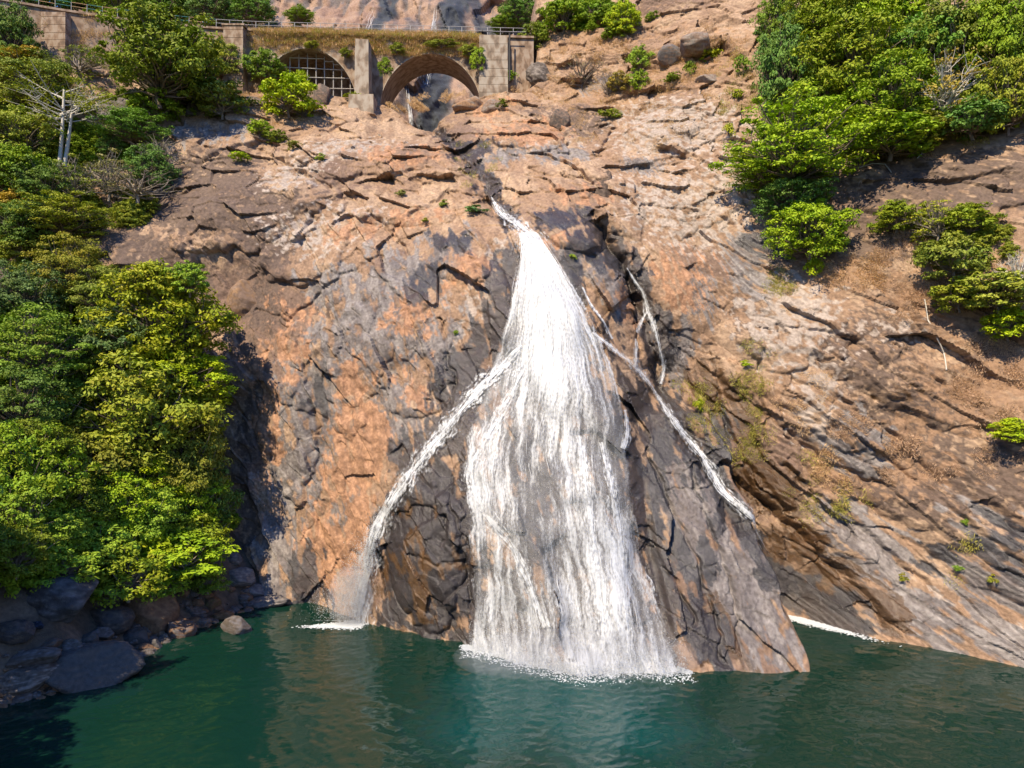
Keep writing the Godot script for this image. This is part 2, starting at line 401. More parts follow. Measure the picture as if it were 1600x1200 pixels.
# cracks and ledges of the face: points, half width (m), depth (m), step across (m)
const CRACKS := [
	[[[395, 225], [470, 270], [540, 300], [600, 350], [640, 400]], 0.25, 0.7, 0.5],
	[[[330, 250], [420, 215], [500, 205], [560, 190]], 0.25, 0.6, 0.4],
	[[[560, 390], [600, 440], [640, 480], [660, 540], [680, 620], [696, 640]], 0.14, 0.5, 0.25],
	[[[640, 340], [700, 300], [760, 305], [800, 350]], 0.2, 0.5, 0.4],
	[[[480, 330], [520, 380], [500, 440], [540, 520]], 0.12, 0.3, 0.2],
	[[[450, 300], [470, 360], [520, 470], [540, 540], [600, 600]], 0.12, 0.35, 0.3],
	[[[400, 480], [450, 500], [520, 440], [600, 400]], 0.15, 0.4, 0.3],
	[[[500, 700], [508, 760], [490, 800]], 0.12, 0.4, 0.2],
	[[[690, 500], [700, 560], [712, 600], [700, 640]], 0.14, 0.5, 0.2],
	[[[1150, 595], [1200, 650], [1290, 720], [1390, 760]], 0.16, 0.5, 0.35],
	[[[1210, 510], [1290, 520], [1400, 545], [1470, 600]], 0.15, 0.5, 0.3],
	[[[1230, 590], [1300, 620], [1370, 660], [1440, 720], [1480, 760]], 0.15, 0.5, 0.3],
	[[[1120, 560], [1125, 640], [1160, 720], [1230, 800]], 0.18, 0.6, 0.3],
	[[[1185, 560], [1190, 640], [1200, 700]], 0.14, 0.5, 0.2],
	[[[1130, 720], [1200, 790], [1290, 870], [1360, 940], [1390, 980]], 0.25, 0.8, 0.6],
	[[[1180, 690], [1260, 760], [1340, 820], [1420, 890], [1500, 960]], 0.18, 0.5, 0.4],
	[[[1380, 700], [1450, 770], [1520, 830], [1600, 880]], 0.16, 0.5, 0.4],
	[[[1540, 780], [1600, 830], [1660, 850]], 0.25, 0.7, 0.5],
	[[[1420, 250], [1470, 290], [1560, 270]], 0.2, 0.5, 0.4],
	[[[1010, 700], [1040, 770], [1090, 880], [1120, 960], [1130, 1040]], 0.14, 0.5, 0.2],
	[[[1080, 720], [1100, 800], [1130, 880], [1150, 960], [1165, 1040]], 0.16, 0.5, 0.25],
	[[[1020, 850], [1060, 920], [1090, 980]], 0.16, 0.5, 0.2],
	[[[1040, 770], [1110, 760], [1150, 770]], 0.1, 0.3, 0.1],
	[[[1130, 830], [1170, 815]], 0.1, 0.3, 0.1],
	[[[620, 800], [660, 790], [700, 810], [690, 850]], 0.14, 0.5, 0.2],
	[[[640, 860], [690, 880], [730, 880]], 0.14, 0.4, 0.2],
	[[[720, 720], [700, 780], [730, 850], [735, 950]], 0.14, 0.4, 0.15],
	[[[925, 330], [960, 380], [985, 430], [1000, 470], [1000, 560]], 0.3, 0.9, 0.4],
	[[[660, 188], [700, 215], [735, 255], [765, 305], [800, 345]], 1.3, 1.9, 0.5],
	[[[940, 340], [985, 430], [1012, 500], [1040, 600], [1100, 715], [1170, 830]], 1.1, 1.5, 0.5],
	[[[830, 180], [880, 200], [900, 260], [930, 290]], 0.3, 0.9, 0.5],
	[[[960, 200], [940, 240], [900, 260]], 0.25, 0.7, 0.3],
	[[[1040, 70], [1090, 90], [1130, 70], [1160, 90]], 0.3, 0.9, 0.6],
	[[[1000, 320], [1090, 330], [1150, 350]], 0.14, 0.4, 0.2],
	[[[1000, 260], [1080, 240], [1130, 210]], 0.14, 0.4, 0.3],
]

# rounded slabs that stand out of the face: bearing, half sizes, turn, how far
const BULGES := [
	[400, 335, 125, 62, 15, 1.9], [565, 250, 105, 42, -5, 1.6], [655, 255, 80, 38, -10, 1.2], [480, 395, 80, 50, 20, 1.3], [620, 332, 90, 26, -8, 1.1], [525, 560, 90, 110, 15, 1.1], [645, 560, 60, 100, 10, 1.0], [560, 760, 70, 120, 0, 1.0], [450, 650, 50, 130, 5, 1.2], [662, 860, 66, 115, 0, 1.4],
	[820, 215, 66, 32, -20, 1.3], [880, 262, 66, 26, -10, 1.2], [890, 360, 60, 34, -30, 1.3], [950, 440, 34, 80, -20, 1.3], [1020, 225, 70, 46, 20, 1.2], [1080, 312, 84, 56, 20, 1.0], [1235, 510, 80, 66, 10, 1.2], [1300, 640, 110, 46, -30, 1.2], [1430, 600, 130, 50, -25, 1.2], [1390, 760, 130, 44, -38, 1.0], [1510, 850, 120, 44, -38, 1.0], [1500, 300, 120, 52, 5, 1.6],
	[1060, 78, 60, 32, 0, 1.4], [960, 140, 50, 26, 10, 1.2], [330, 232, 70, 28, 10, 1.2], [1150, 560, 34, 70, -10, 0.8], [220, 410, 90, 36, 15, 1.2], [760, 430, 30, 90, 20, 1.0], [720, 400, 46, 60, 20, 0.9], [1250, 780, 110, 34, -40, 0.9], [1330, 880, 90, 40, -40, 0.8],
]
func bulge(px: float, py: float, rx: float, ry: float, deg: float, amp: float) -> void:
	var p := on_smooth(px, py)
	var s := -p.z / LENS
	var ax := rx * s; var ay := ry * s
	var ca := cos(deg_to_rad(deg)); var sa := sin(deg_to_rad(deg))
	var r := maxf(ax, ay) * 1.25
	var ragged := noise(0.22, 3, int(px) + 7)
	for j in range(maxi(0, int(row_of(p.y - r))), mini(GY - 1, int(row_of(p.y + r)) + 1)):
		var hw := half_width(gy[j])
		for i in range(maxi(0, int(((p.x - r) / hw * 0.5 + 0.5) * (GX - 1))), mini(GX - 1, int(((p.x + r) / hw * 0.5 + 0.5) * (GX - 1)) + 1)):
			var x := hw * (2.0 * i / (GX - 1.0) - 1.0)
			var dx := x - p.x; var dy := gy[j] - p.y
			var u := (dx * ca + dy * sa) / ax; var v := (-dx * sa + dy * ca) / ay
			var q := sqrt(u * u + v * v) + 0.35 * ragged.get_noise_2d(x, gy[j])
			if q < 1.0: gz[j * GX + i] += 0.72 * amp * pow(1.0 - q * q, 0.5)

func carve(pts: Array, hw: float, depth: float, step: float) -> void:
	var w := []
	for p in pts: w.append(on_smooth(p[0], p[1]))
	var jag := noise(0.45, 3, 90)
	for k in w.size() - 1:
		var a := Vector2(w[k].x, w[k].y); var b := Vector2(w[k + 1].x, w[k + 1].y)
		var ab := b - a
		var l2 := ab.length_squared()
		var reach := hw * 3.0 + 2.0
		var y0 := minf(a.y, b.y) - reach; var y1 := maxf(a.y, b.y) + reach
		for j in range(maxi(0, int(row_of(y0))), mini(GY - 1, int(row_of(y1)) + 1)):
			var y := gy[j]
			var hwid := half_width(y)
			var i0 := int(((minf(a.x, b.x) - reach) / hwid * 0.5 + 0.5) * (GX - 1)); var i1 := int(((maxf(a.x, b.x) + reach) / hwid * 0.5 + 0.5) * (GX - 1)) + 1
			for i in range(maxi(0, i0), mini(GX - 1, i1)):
				var x := hwid * (2.0 * i / (GX - 1.0) - 1.0)
				var p := Vector2(x, y)
				p += Vector2(jag.get_noise_2d(x, y), jag.get_noise_2d(x + 50.0, y)) * 0.45
				var t := (p - a).dot(ab) / l2
				if t < 0.0 or t > 1.0: continue
				var off := (p - a).cross(ab) / sqrt(l2)
				var dist := absf(off)
				var g := exp(-dist * dist / (hw * hw)) * depth * (0.75 + 0.5 * jag.get_noise_2d(x * 0.3, y * 0.3))
				if off > 0.0: g += step * exp(-dist / 1.2) * (1.0 - exp(-dist / 0.1))
				gz[j * GX + i] -= g

# one plane per cell of a jittered grid: how far the nearest cell's plane stands out here
var dice := PackedFloat32Array()
func facet(x: float, y: float, sd: int, off: float, tilt: float) -> float:
	var ix := int(floorf(x)); var iy := int(floorf(y))
	var best := 9.0; var bx := 0.0; var by := 0.0; var bk := 0
	for dj in range(-1, 2):
		for di in range(-1, 2):
			var k := (((ix + di) * 73 + (iy + dj) * 179 + sd * 311) & 1023) * 5
			var px := ix + di + 0.08 + 0.84 * dice[k] - x; var py := iy + dj + 0.08 + 0.84 * dice[k + 1] - y
			var d := px * px + py * py
			if d < best: best = d; bx = px; by = py; bk = k
	return off * (dice[bk + 2] - 0.5) - tilt * ((dice[bk + 3] - 0.5) * bx + (dice[bk + 4] - 0.5) * by)

func build_cliff() -> void:
	var dr := RandomNumberGenerator.new(); dr.seed = 99
	for k in 5120: dice.append(dr.randf())
	survey_surface()
	paint_rock()
	for j in GY:
		var t := float(j) / (GY - 1)
		gy.append(-2.0 + 86.0 * (0.75 * t + 0.25 * t * t))
	var warp := noise(0.12, 3, 21); var big := noise(0.07, 4, 22); var mod := noise(0.09, 2, 23); var fine := noise(0.5, 4, 24); var ridge := noise(0.28, 4, 25, FastNoiseLite.TYPE_SIMPLEX_SMOOTH, true)
	var grit := noise(2.2, 3, 28)
	var lineA := noise(0.075, 3, 29)
	gz.resize(GX * GY)
	var fallen: PackedFloat32Array = maps[WATER]
	for j in GY:
		var y := gy[j]
		var hw := half_width(y)
		for i in GX:
			var x := hw * (2.0 * i / (GX - 1.0) - 1.0)
			var wx := x + 1.6 * warp.get_noise_2d(x, y)
			var wy := y + 1.6 * warp.get_noise_2d(x + 200.0, y)
			var right := smoothstep(10.0, 24.0, x + (y - 20.0) * 0.25)
			var high := smoothstep(34.0, 46.0, y)
			var m1 := smoothstep(-0.35, 0.5, mod.get_noise_2d(x, y))
			var m2 := smoothstep(-0.3, 0.5, mod.get_noise_2d(x + 90.0, y + 40.0))
			var h := 1.0 * big.get_noise_2d(wx, wy)
			# slabs between joints, each a plane of its own; long along the beds
			var fx := x + 0.35 * warp.get_noise_2d(x * 1.5, y * 1.5); var fy := y + 0.35 * warp.get_noise_2d(x * 1.5 + 60.0, y * 1.5)
			var wl := (1.0 - right) * (1.0 - high); var wr := right * (1.0 - 0.6 * high); var wu := high
			var big_amp := 0.75 + 0.5 * m1
			if wl > 0.01: h += wl * big_amp * (facet((0.55 * fx - 0.83 * fy) / 6.5, (0.83 * fx + 0.55 * fy) / 3.4, 1, 0.55, 1.7) + facet((0.62 * fx - 0.78 * fy) / 2.3, (0.78 * fx + 0.62 * fy) / 1.1, 2, 0.15, 0.42))
			if wr > 0.01: h += wr * big_amp * (facet((0.77 * fx - 0.64 * fy) / 8.5, (0.64 * fx + 0.77 * fy) / 2.2, 3, 0.60, 1.3) + facet((0.80 * fx - 0.60 * fy) / 3.0, (0.60 * fx + 0.80 * fy) / 0.8, 4, 0.18, 0.32))
			if wu > 0.01: h += wu * big_amp * (facet((0.97 * fx - 0.22 * fy) / 5.0, (0.22 * fx + 0.97 * fy) / 2.6, 5, 0.90, 1.9) + facet(fx / 1.8, fy / 1.1, 6, 0.28, 0.60))
			# beds that lift slowly and break off sharply
			var tr := (0.60 * wx + 0.80 * wy) / 2.1
			var tf := tr * 3.1 + 0.7 * fine.get_noise_2d(x * 0.3, y * 0.3)
			var sf := tf - floorf(tf)
			h += (0.03 + 0.20 * right) * m2 * (sf - smoothstep(0.8, 1.0, sf))
			h += (0.06 + 0.16 * m1 * m2) * ridge.get_noise_2d(x, y) + (0.05 + 0.09 * high) * fine.get_noise_2d(x, y) + 0.022 * grit.get_noise_2d(x, y)
			# long thin fractures
			var la := absf(lineA.get_noise_2d(0.55 * x + 0.75 * y, 0.3 * y - 0.25 * x)) if right < 0.5 else absf(lineA.get_noise_2d(0.9 * (0.62 * x + 0.78 * y), 0.35 * (0.78 * x - 0.62 * y)))
			h -= 0.22 * m2 * m1 * (1.0 - smoothstep(0.0, 0.018, la))
			gz[j * GX + i] = -base_depth(x, y) + h
	for b in BULGES: bulge(b[0], b[1], b[2], b[3], b[4], b[5])
	for c in CRACKS: carve(c[0], c[1], c[2], c[3])
	# colours
	var cn := noise(0.16, 5, 31); var cn2 := noise(0.9, 4, 32); var streak := noise(0.55, 4, 33); var cn3 := noise(0.05, 3, 34); var veins := noise(0.35, 4, 35, FastNoiseLite.TYPE_SIMPLEX_SMOOTH, true)
	var v := PackedVector3Array(); v.resize(GX * GY)
	var col := PackedColorArray(); col.resize(GX * GY)
	var tone := [Color(0.20, 0.185, 0.185), Color(0.48, 0.255, 0.135), Color(0.56, 0.475, 0.40), Color(0.052, 0.050, 0.055), Color(0.125, 0.064, 0.022), Color(0.165, 0.115, 0.088), Color(0.47, 0.29, 0.165)]
	var ms: Array = maps
	var wet := PackedByteArray(); wet.resize(GX * GY)
	for j in GY:
		var y := gy[j]
		var hw := half_width(y)
		for i in GX:
			var x := hw * (2.0 * i / (GX - 1.0) - 1.0)
			var k := j * GX + i
			v[k] = Vector3(x, y, gz[k])
			var n1 := cn.get_noise_2d(x, y); var n2 := cn2.get_noise_2d(x, y)
			var rt := smoothstep(18.0, 28.0, x + (y - 20.0) * 0.25)
			var n3 := streak.get_noise_2d(lerpf(x * 1.3 + y * 0.35, 1.5 * (0.62 * x + 0.78 * y), rt), lerpf(y * 0.35, 0.3 * (0.78 * x - 0.62 * y), rt))
			var lx := x + 1.3 * cn.get_noise_2d(x + 300.0, y); var ly := y + 1.3 * n1
			var mi := clampi(int((lx - LX0) / MSTEP), 0, mnx - 1) + clampi(int((ly - LY0) / MSTEP), 0, mny - 1) * mnx
			var c := Color(0.44, 0.285, 0.178).lerp(Color(0.60, 0.42, 0.275), smoothstep(-0.25, 0.35, n1 + 0.5 * n3))
			c = c.lerp(Color(0.29, 0.19, 0.135), smoothstep(0.12, 0.4, cn3.get_noise_2d(x, y) + 0.35 * n2))
			var order := [BROWN, SOIL, PALE, GREY, ORANGE, OCHRE, DARK]
			for ch in order:
				var w: float = ms[ch][mi]
				if w <= 0.02: continue
				var t := w * (0.86 if ch == ORANGE or ch == PALE or ch == GREY else 1.0) + (1.25 if ch == ORANGE else 0.95) * (n3 if ch == GREY or ch == DARK or ch == OCHRE else (0.5 * (n1 + n3) if ch == ORANGE else n2)) + 0.4 * n2
				t = smoothstep(0.42, 0.66, t)
				var tc: Color = tone[ch]
				if ch == GREY: tc = tc.lerp(Color(0.36, 0.335, 0.32), smoothstep(0.0, 0.35, veins.get_noise_2d(x, y) * 0.4 + n3))
				if ch == ORANGE: tc = tc.lerp(Color(0.60, 0.33, 0.18), smoothstep(-0.1, 0.3, n2))
				c = c.lerp(tc, t * (0.9 if ch != SOIL else 0.75))
				if (ch == DARK or ch == OCHRE) and t > 0.5: wet[k] = 1
			c = c * (0.92 + 0.28 * n2)
			c.a = 1.0
			col[k] = c
	# two surfaces: dry rock and rock kept wet by the water
	var idx := grid_index(GX, GY)
	var dry_i := PackedInt32Array(); var wet_i := PackedInt32Array()
	dry_i.resize(idx.size()); wet_i.resize(idx.size())
	var kd := 0; var kw := 0
	for k in range(0, idx.size(), 3):
		if wet[idx[k]]:
			wet_i[kw] = idx[k]; wet_i[kw + 1] = idx[k + 1]; wet_i[kw + 2] = idx[k + 2]; kw += 3
		else:
			dry_i[kd] = idx[k]; dry_i[kd + 1] = idx[k + 1]; dry_i[kd + 2] = idx[k + 2]; kd += 3
	dry_i.resize(kd); wet_i.resize(kw)
	var nrm := grid_normals(v, GX, GY)
	var cm := array_mesh(v, nrm, col, dry_i)
	var wa := []; wa.resize(Mesh.ARRAY_MAX)
	wa[Mesh.ARRAY_VERTEX] = v; wa[Mesh.ARRAY_NORMAL] = nrm; wa[Mesh.ARRAY_COLOR] = col; wa[Mesh.ARRAY_INDEX] = wet_i
	cm.add_surface_from_arrays(Mesh.PRIMITIVE_TRIANGLES, wa)
	cm.surface_set_material(0, rock_mat); cm.surface_set_material(1, wet_mat)
	var o := structure("cliff", cm, null, "tan, grey and orange streaked rock cliff that the waterfall runs down", "cliff")
	o.set_meta("kind", "structure")

# ---------------------------------------------------------------- the wooded left bank: height y as a function of x and z
const SHORE := [[-85.0, -20.0], [-75.0, -22.0], [-71.0, -24.0], [-66.0, -27.2], [-59.0, -29.8], [-53.0, -29.6], [-50.0, -32.0], [-48.0, -35.0], [-40.0, -37.0], [-25.0, -38.0], [0.0, -40.0]]
func shore_x(z: float) -> float:
	for k in SHORE.size() - 1:
		if z <= SHORE[k + 1][0]:
			return lerpf(SHORE[k][1], SHORE[k + 1][1], clampf((z - SHORE[k][0]) / (SHORE[k + 1][0] - SHORE[k][0]), 0.0, 1.0))
	return -40.0

var bank_noise: FastNoiseLite
func bank_h(x: float, z: float) -> float:
	var s := shore_x(z) - x
	var h := s * 0.25 if s > 0.0 else s * 0.6
	h += maxf(0.0, s - 1.5) * 0.85
	h = minf(h, 34.0 + (h - 34.0) * 0.15)
	return h - 0.25 + (0.9 * bank_noise.get_noise_2d(x, z)) * smoothstep(-1.0, 5.0, s)

func build_bank() -> void:
	bank_noise = noise(0.12, 4, 41)
	var cn := noise(0.4, 4, 42)
	var nx := 240; var nz := 260
	var v := PackedVector3Array(); v.resize(nx * nz)
	var c := PackedColorArray(); c.resize(nx * nz)
	for j in nz:
		var z := -84.0 + 80.0 * j / (nz - 1.0)
		for i in nx:
			var x := -95.0 + 77.0 * i / (nx - 1.0)
			v[j * nx + i] = Vector3(x, bank_h(x, z), z)
			c[j * nx + i] = Color(0.10, 0.075, 0.05).lerp(Color(0.19, 0.145, 0.10), smoothstep(-0.3, 0.4, cn.get_noise_2d(x, z)))
	var idx := grid_index(nx, nz)
	for k in range(0, idx.size(), 3):
		var t := idx[k + 1]; idx[k + 1] = idx[k + 2]; idx[k + 2] = t
	structure("hillside", array_mesh(v, grid_normals(v, nx, nz, -1.0), c, idx), rock_mat, "brown earth slope under the trees on the left bank", "hillside")

# the slope goes on beyond the left end of the cliff
func build_hill() -> void:
	var cn := noise(0.2, 4, 43); var hn := noise(0.04, 4, 44)
	var nx := 90; var nz := 90
	var v := PackedVector3Array(); var c := PackedColorArray()
	for j in nz:
		var z := -135.0 + 85.0 * j / (nz - 1.0)
		for i in nx:
			var x := -170.0 + 104.0 * i / (nx - 1.0)
			v.append(Vector3(x, 14.0 + (-50.0 - z) * 0.85 + maxf(0.0, -x - 72.0) * 0.45 + 6.0 * hn.get_noise_2d(x, z), z))
			c.append(Color(0.20, 0.15, 0.09).lerp(Color(0.13, 0.16, 0.05), smoothstep(-0.2, 0.2, cn.get_noise_2d(x, z))))
	var idx := grid_index(nx, nz)
	for k in range(0, idx.size(), 3):
		var t := idx[k + 1]; idx[k + 1] = idx[k + 2]; idx[k + 2] = t
	structure("hill", array_mesh(v, grid_normals(v, nx, nz, -1.0), c, idx), rock_mat, "brown and green hill rising behind the left wood", "hill")

# height of the ground under a plan position, whichever of the bank and the cliff is higher; up to 'top'
func ground_y(x: float, z: float, top: float) -> float:
	var g := -1.0
	if z > -84.0 and z < -4.0 and x < -18.0: g = bank_h(x, z)
	var y := 0.0
	while y < top:
		if rock_z(x, y) > z: g = maxf(g, y)
		y += 0.3
	return g

# ---------------------------------------------------------------- pool
func build_pool() -> void:
	var nx := 620; var nz := 330
	var v := PackedVector3Array(); v.resize(nx * nz)
	var c := PackedColorArray(); c.resize(nx * nz)
	var a := noise(0.30, 3, 51); var b := noise(1.1, 3, 52); var g := noise(0.05, 3, 53)
	for j in nz:
		var z := -80.0 + 52.0 * j / (nz - 1.0)
		for i in nx:
			var x := -64.0 + 124.0 * i / (nx - 1.0)
			var near := exp(-((x - 4.0) / 11.0) ** 2) * exp(-((z + 47.0) / 11.0) ** 2)
			var calm := 0.35 + 0.65 * smoothstep(-0.3, 0.3, g.get_noise_2d(x, z) + 0.25) + 0.9 * near
			var h := 0.05 * a.get_noise_2d(x * 0.75, z) + calm * 0.030 * b.get_noise_2d(x * 0.8, z)
			v[j * nx + i] = Vector3(x, h, z)
			# air bubbles carried out from the falls make the water paler
			c[j * nx + i] = Color(0.0045, 0.024, 0.0165).lerp(Color(0.004, 0.046, 0.043), smoothstep(0.15, 0.8, near * (1.0 + g.get_noise_2d(x + 70.0, z))))
	var idx := grid_index(nx, nz)
	for k in range(0, idx.size(), 3):
		var t := idx[k + 1]; idx[k + 1] = idx[k + 2]; idx[k + 2] = t
	var m := StandardMaterial3D.new()
	m.vertex_color_use_as_albedo = true
	m.roughness = 0.06; m.metallic_specular = 0.4
	structure("pool", array_mesh(v, grid_normals(v, nx, nz, -1.0), c, idx), m, "deep green rippled pool at the foot of the waterfall", "pool")

# ---------------------------------------------------------------- the far cliff beyond the viaduct, with the upper falls
var far_n: FastNoiseLite; var far_r: FastNoiseLite; var far_b: FastNoiseLite
func far_z(x: float, y: float) -> float:
	var d := 113.5 + maxf(0.0, y - 58.0) * 0.62 + maxf(0.0, y - 74.0) * 0.35
	d += 5.0 * exp(-((x + 14.0 - (y - 60.0) * 0.2) / 5.0) ** 2)          # the notch of the stream
	d += maxf(0.0, -x - 30.0) * 0.12
	return -d + 3.0 * far_n.get_noise_2d(x, y) + 1.1 * far_r.get_noise_2d(x * 1.2, y * 0.6) + 1.3 * far_b.get_noise_2d(x * 1.3 + y * 0.2, y * 0.7)

func build_far_cliff() -> void:
	far_n = noise(0.05, 4, 61); far_r = noise(0.16, 4, 62, FastNoiseLite.TYPE_SIMPLEX_SMOOTH, true); far_b = cells(0.12, 63, FastNoiseLite.RETURN_CELL_VALUE)
	var cn := noise(0.11, 5, 64); var cs := noise(0.25, 4, 65)
	var nx := 420; var ny := 230
	var v := PackedVector3Array(); v.resize(nx * ny)
	var c := PackedColorArray(); c.resize(nx * ny)
	for j in ny:
		var y := 54.0 + 62.0 * j / (ny - 1.0)
		for i in nx:
			var x := -105.0 + 150.0 * i / (nx - 1.0)
			v[j * nx + i] = Vector3(x, y, far_z(x, y))
			var n := cn.get_noise_2d(x, y); var s := cs.get_noise_2d(x * 1.3, y * 0.25)
			var k := Color(0.36, 0.225, 0.15).lerp(Color(0.46, 0.31, 0.215), smoothstep(-0.3, 0.3, n))
			k = k.lerp(Color(0.20, 0.165, 0.15), smoothstep(0.0, 0.35, s + 0.3 * n))
			var wet := 1.0 - smoothstep(1.6, 4.2, absf(x + 14.8 - (y - 60.0) * 0.07 + 1.6 * n))
			wet = maxf(wet, 1.0 - smoothstep(1.0, 2.6, absf(x + 28.0 - (y - 80.0) * 0.1 + 2.0 * n)))
			wet = maxf(wet, (1.0 - smoothstep(0.8, 2.4, absf(x + 1.0 + (y - 80.0) * 0.3 + 2.0 * n))) * 0.9)
			k = k.lerp(Color(0.055, 0.068, 0.085), wet * smoothstep(-0.5, 0.1, s + 0.35))
			c[j * nx + i] = k
	structure("far_cliff", array_mesh(v, grid_normals(v, nx, ny), c, grid_index(nx, ny)), rock_mat, "high brown cliff with dark wet streaks beyond the viaduct", "cliff")

# ---------------------------------------------------------------- running water: ribbons of white water that follow the rock
class Ribbons:
	var v := PackedVector3Array(); var n := PackedVector3Array(); var c := PackedColorArray(); var idx := PackedInt32Array()
	func add(pts: PackedVector3Array, width: float, shade: float, face: Vector3) -> void:
		var m := pts.size()
		if m < 3: return
		var first := v.size()
		for k in m:
			var dir := (pts[mini(k + 1, m - 1)] - pts[maxi(k - 1, 0)]).normalized()
			var side := dir.cross(face).normalized()
			var t := float(k) / (m - 1)
			var w := width * (0.15 + 0.85 * sin(PI * clampf(t * 0.92 + 0.06, 0.0, 1.0)))
			var up := side.cross(dir).normalized()
			if up.dot(face) < 0.0: up = -up
			v.append(pts[k] - side * w * 0.5 - up * w * 0.12); v.append(pts[k] + up * w * 0.16); v.append(pts[k] + side * w * 0.5 - up * w * 0.12)
			n.append((up - side * 0.5).normalized()); n.append(up); n.append((up + side * 0.5).normalized())
			for q in 3: c.append(Color(shade, shade, shade))
			if k < m - 1:
				var a := first + k * 3
				for q in 2:
					idx.append_array(PackedInt32Array([a + q, a + q + 3, a + q + 1, a + q + 1, a + q + 3, a + q + 4]))
	func drop(p: Vector3, r: float, rng: RandomNumberGenerator) -> void:
		var first := v.size()
		var e := Basis(Vector3(rng.randf_range(-1, 1), rng.randf_range(-1, 1), rng.randf_range(-1, 1)).normalized(), rng.randf() * TAU)
		for q in [Vector3(1, 1, 1), Vector3(-1, -1, 1), Vector3(-1, 1, -1), Vector3(1, -1, -1)]:
			var o: Vector3 = e * q * 0.577
			v.append(p + o * r); n.append(o); c.append(Color(0.93, 0.95, 0.96))
		idx.append_array(PackedInt32Array([first, first + 1, first + 2, first, first + 3, first + 1, first, first + 2, first + 3, first + 1, first + 3, first + 2]))
	func fleck(p: Vector3, r: float, rng: RandomNumberGenerator) -> void:   # a low cap of foam
		var first := v.size()
		v.append(p + Vector3(0, r * 0.35, 0)); n.append(Vector3.UP); c.append(Color(0.93, 0.95, 0.95))
		var a0 := rng.randf() * TAU
		for q in 6:
			var a := a0 + q * TAU / 6.0
			var o := Vector3(cos(a), 0, sin(a)) * r * rng.randf_range(0.6, 1.3)
			v.append(p + o); n.append((o / r + Vector3.UP * 1.5).normalized()); c.append(Color(0.90, 0.93, 0.93))
			idx.append_array(PackedInt32Array([first, first + 1 + q, first + 1 + (q + 1) % 6]))

func catmull(p: Array, t: float) -> float:
	var n := p.size() - 1
	var f := clampf(t, 0.0, 1.0) * n
	var i := mini(int(f), n - 1)
	f -= i
	var a: float = p[maxi(i - 1, 0)]; var b: float = p[i]; var c: float = p[i + 1]; var d: float = p[mini(i + 2, n)]
	return 0.5 * (2.0 * b + (c - a) * f + (2.0 * a - 5.0 * b + 4.0 * c - d) * f * f + (3.0 * b - a - 3.0 * c + d) * f * f * f)

# a stream along surveyed bearings [px, py, half width]; ribbons wander inside it
func stream(r: Ribbons, pts: Array, count: int, wide: float, off: float, jag := 0.12) -> void:
	var xs := []; var ys := []; var ws := []
	for p in pts:
		var q: Vector3 = on_cliff(p[0], p[1]) if p.size() < 4 else at(p[0], p[1], p[3])
		xs.append(q.x); ys.append(q.y); ws.append(p[2] * -q.z / LENS)
	var total := 0.0
	for k in xs.size() - 1: total += Vector2(xs[k + 1] - xs[k], ys[k + 1] - ys[k]).length()
	for k in count:
		var s := rng.randf_range(-1.0, 1.0)
		s = s * absf(s) ** 0.3
		var t := rng.randf_range(-0.1, 1.0)
		var run := rng.randf_range(1.0, 3.6)
		var n := maxi(4, int(run / 0.22))
		var line := PackedVector3Array()
		var o := off * rng.randf_range(0.3, 1.6)
		var ph := rng.randf() * 9.0
		for i in n:
			var tt := t + i * 0.22 / total
			if tt < 0.0 or tt > 1.0: continue
			var ss := s + 0.25 * sin(ph + i * 0.35)
			var x := catmull(xs, tt) + ss * catmull(ws, tt) + rng.randf_range(-jag, jag) * 0.25
			var y := catmull(ys, tt)
			# keep the width across the stream, not across x
			line.append(Vector3(x, y, rock_z(x, y) + o))
		r.add(line, wide * rng.randf_range(0.5, 1.4), rng.randf_range(0.86, 0.97), Vector3(0, 0.35, 0.94))

const EDGE := [[365, 812, 838], [385, 812, 854], [420, 806, 878], [460, 797, 904], [500, 788, 926], [550, 773, 948], [600, 755, 965], [640, 742, 974], [680, 733, 978], [720, 729, 982], [760, 729, 986], [800, 731, 991], [850, 734, 1001], [900, 736, 1014], [950, 737, 1032], [1000, 736, 1048], [1040, 738, 1062]]
const COVER := [  # how closed the water is, down the rows of EDGE, across from left to right
	[1, 1, 1, 1, 1, 1, 1, 1, 1], [1, 1, 1, 1, 1, 1, 1, 1, 1], [.8, 1, 1, 1, 1, 1, 1, 1, .9], [.6, .85, 1, 1, 1, 1, 1, .95, .8], [.45, .7, .95, 1, 1, 1, 1, .85, .7],
	[.35, .5, .8, 1, 1, 1, .9, .7, .6], [.25, .45, .7, .95, 1, .9, .8, .55, .5], [.2, .5, .75, .75, .9, .85, .7, .5, .35], [.6, .85, .75, .55, .75, .85, .65, .35, .2], [.8, .9, .7, .45, .6, .85, .7, .4, .15],
	[.9, .9, .75, .35, .5, .8, .8, .6, .25], [.85, .85, .65, .3, .45, .8, .85, .75, .45], [.7, .75, .75, .4, .6, .8, .85, .85, .65], [.55, .65, .75, .5, .7, .8, .9, .85, .65], [.6, .7, .7, .6, .75, .8, .9, .7, .5], [.65, .7, .7, .7, .75, .85, .9, .7, .45], [.8, .8, .8, .8, .9, .9, .9, .8, .6]]

func cover(t: float, s: float) -> float:
	var ft := clampf(t, 0.0, 0.9999) * (COVER.size() - 1); var fs := clampf(s, 0.0, 0.9999) * 8.0
	var i := int(ft); var j := int(fs)
	ft -= i; fs -= j
	return lerpf(lerpf(COVER[i][j], COVER[i][j + 1], fs), lerpf(COVER[i + 1][j], COVER[i + 1][j + 1], fs), ft)

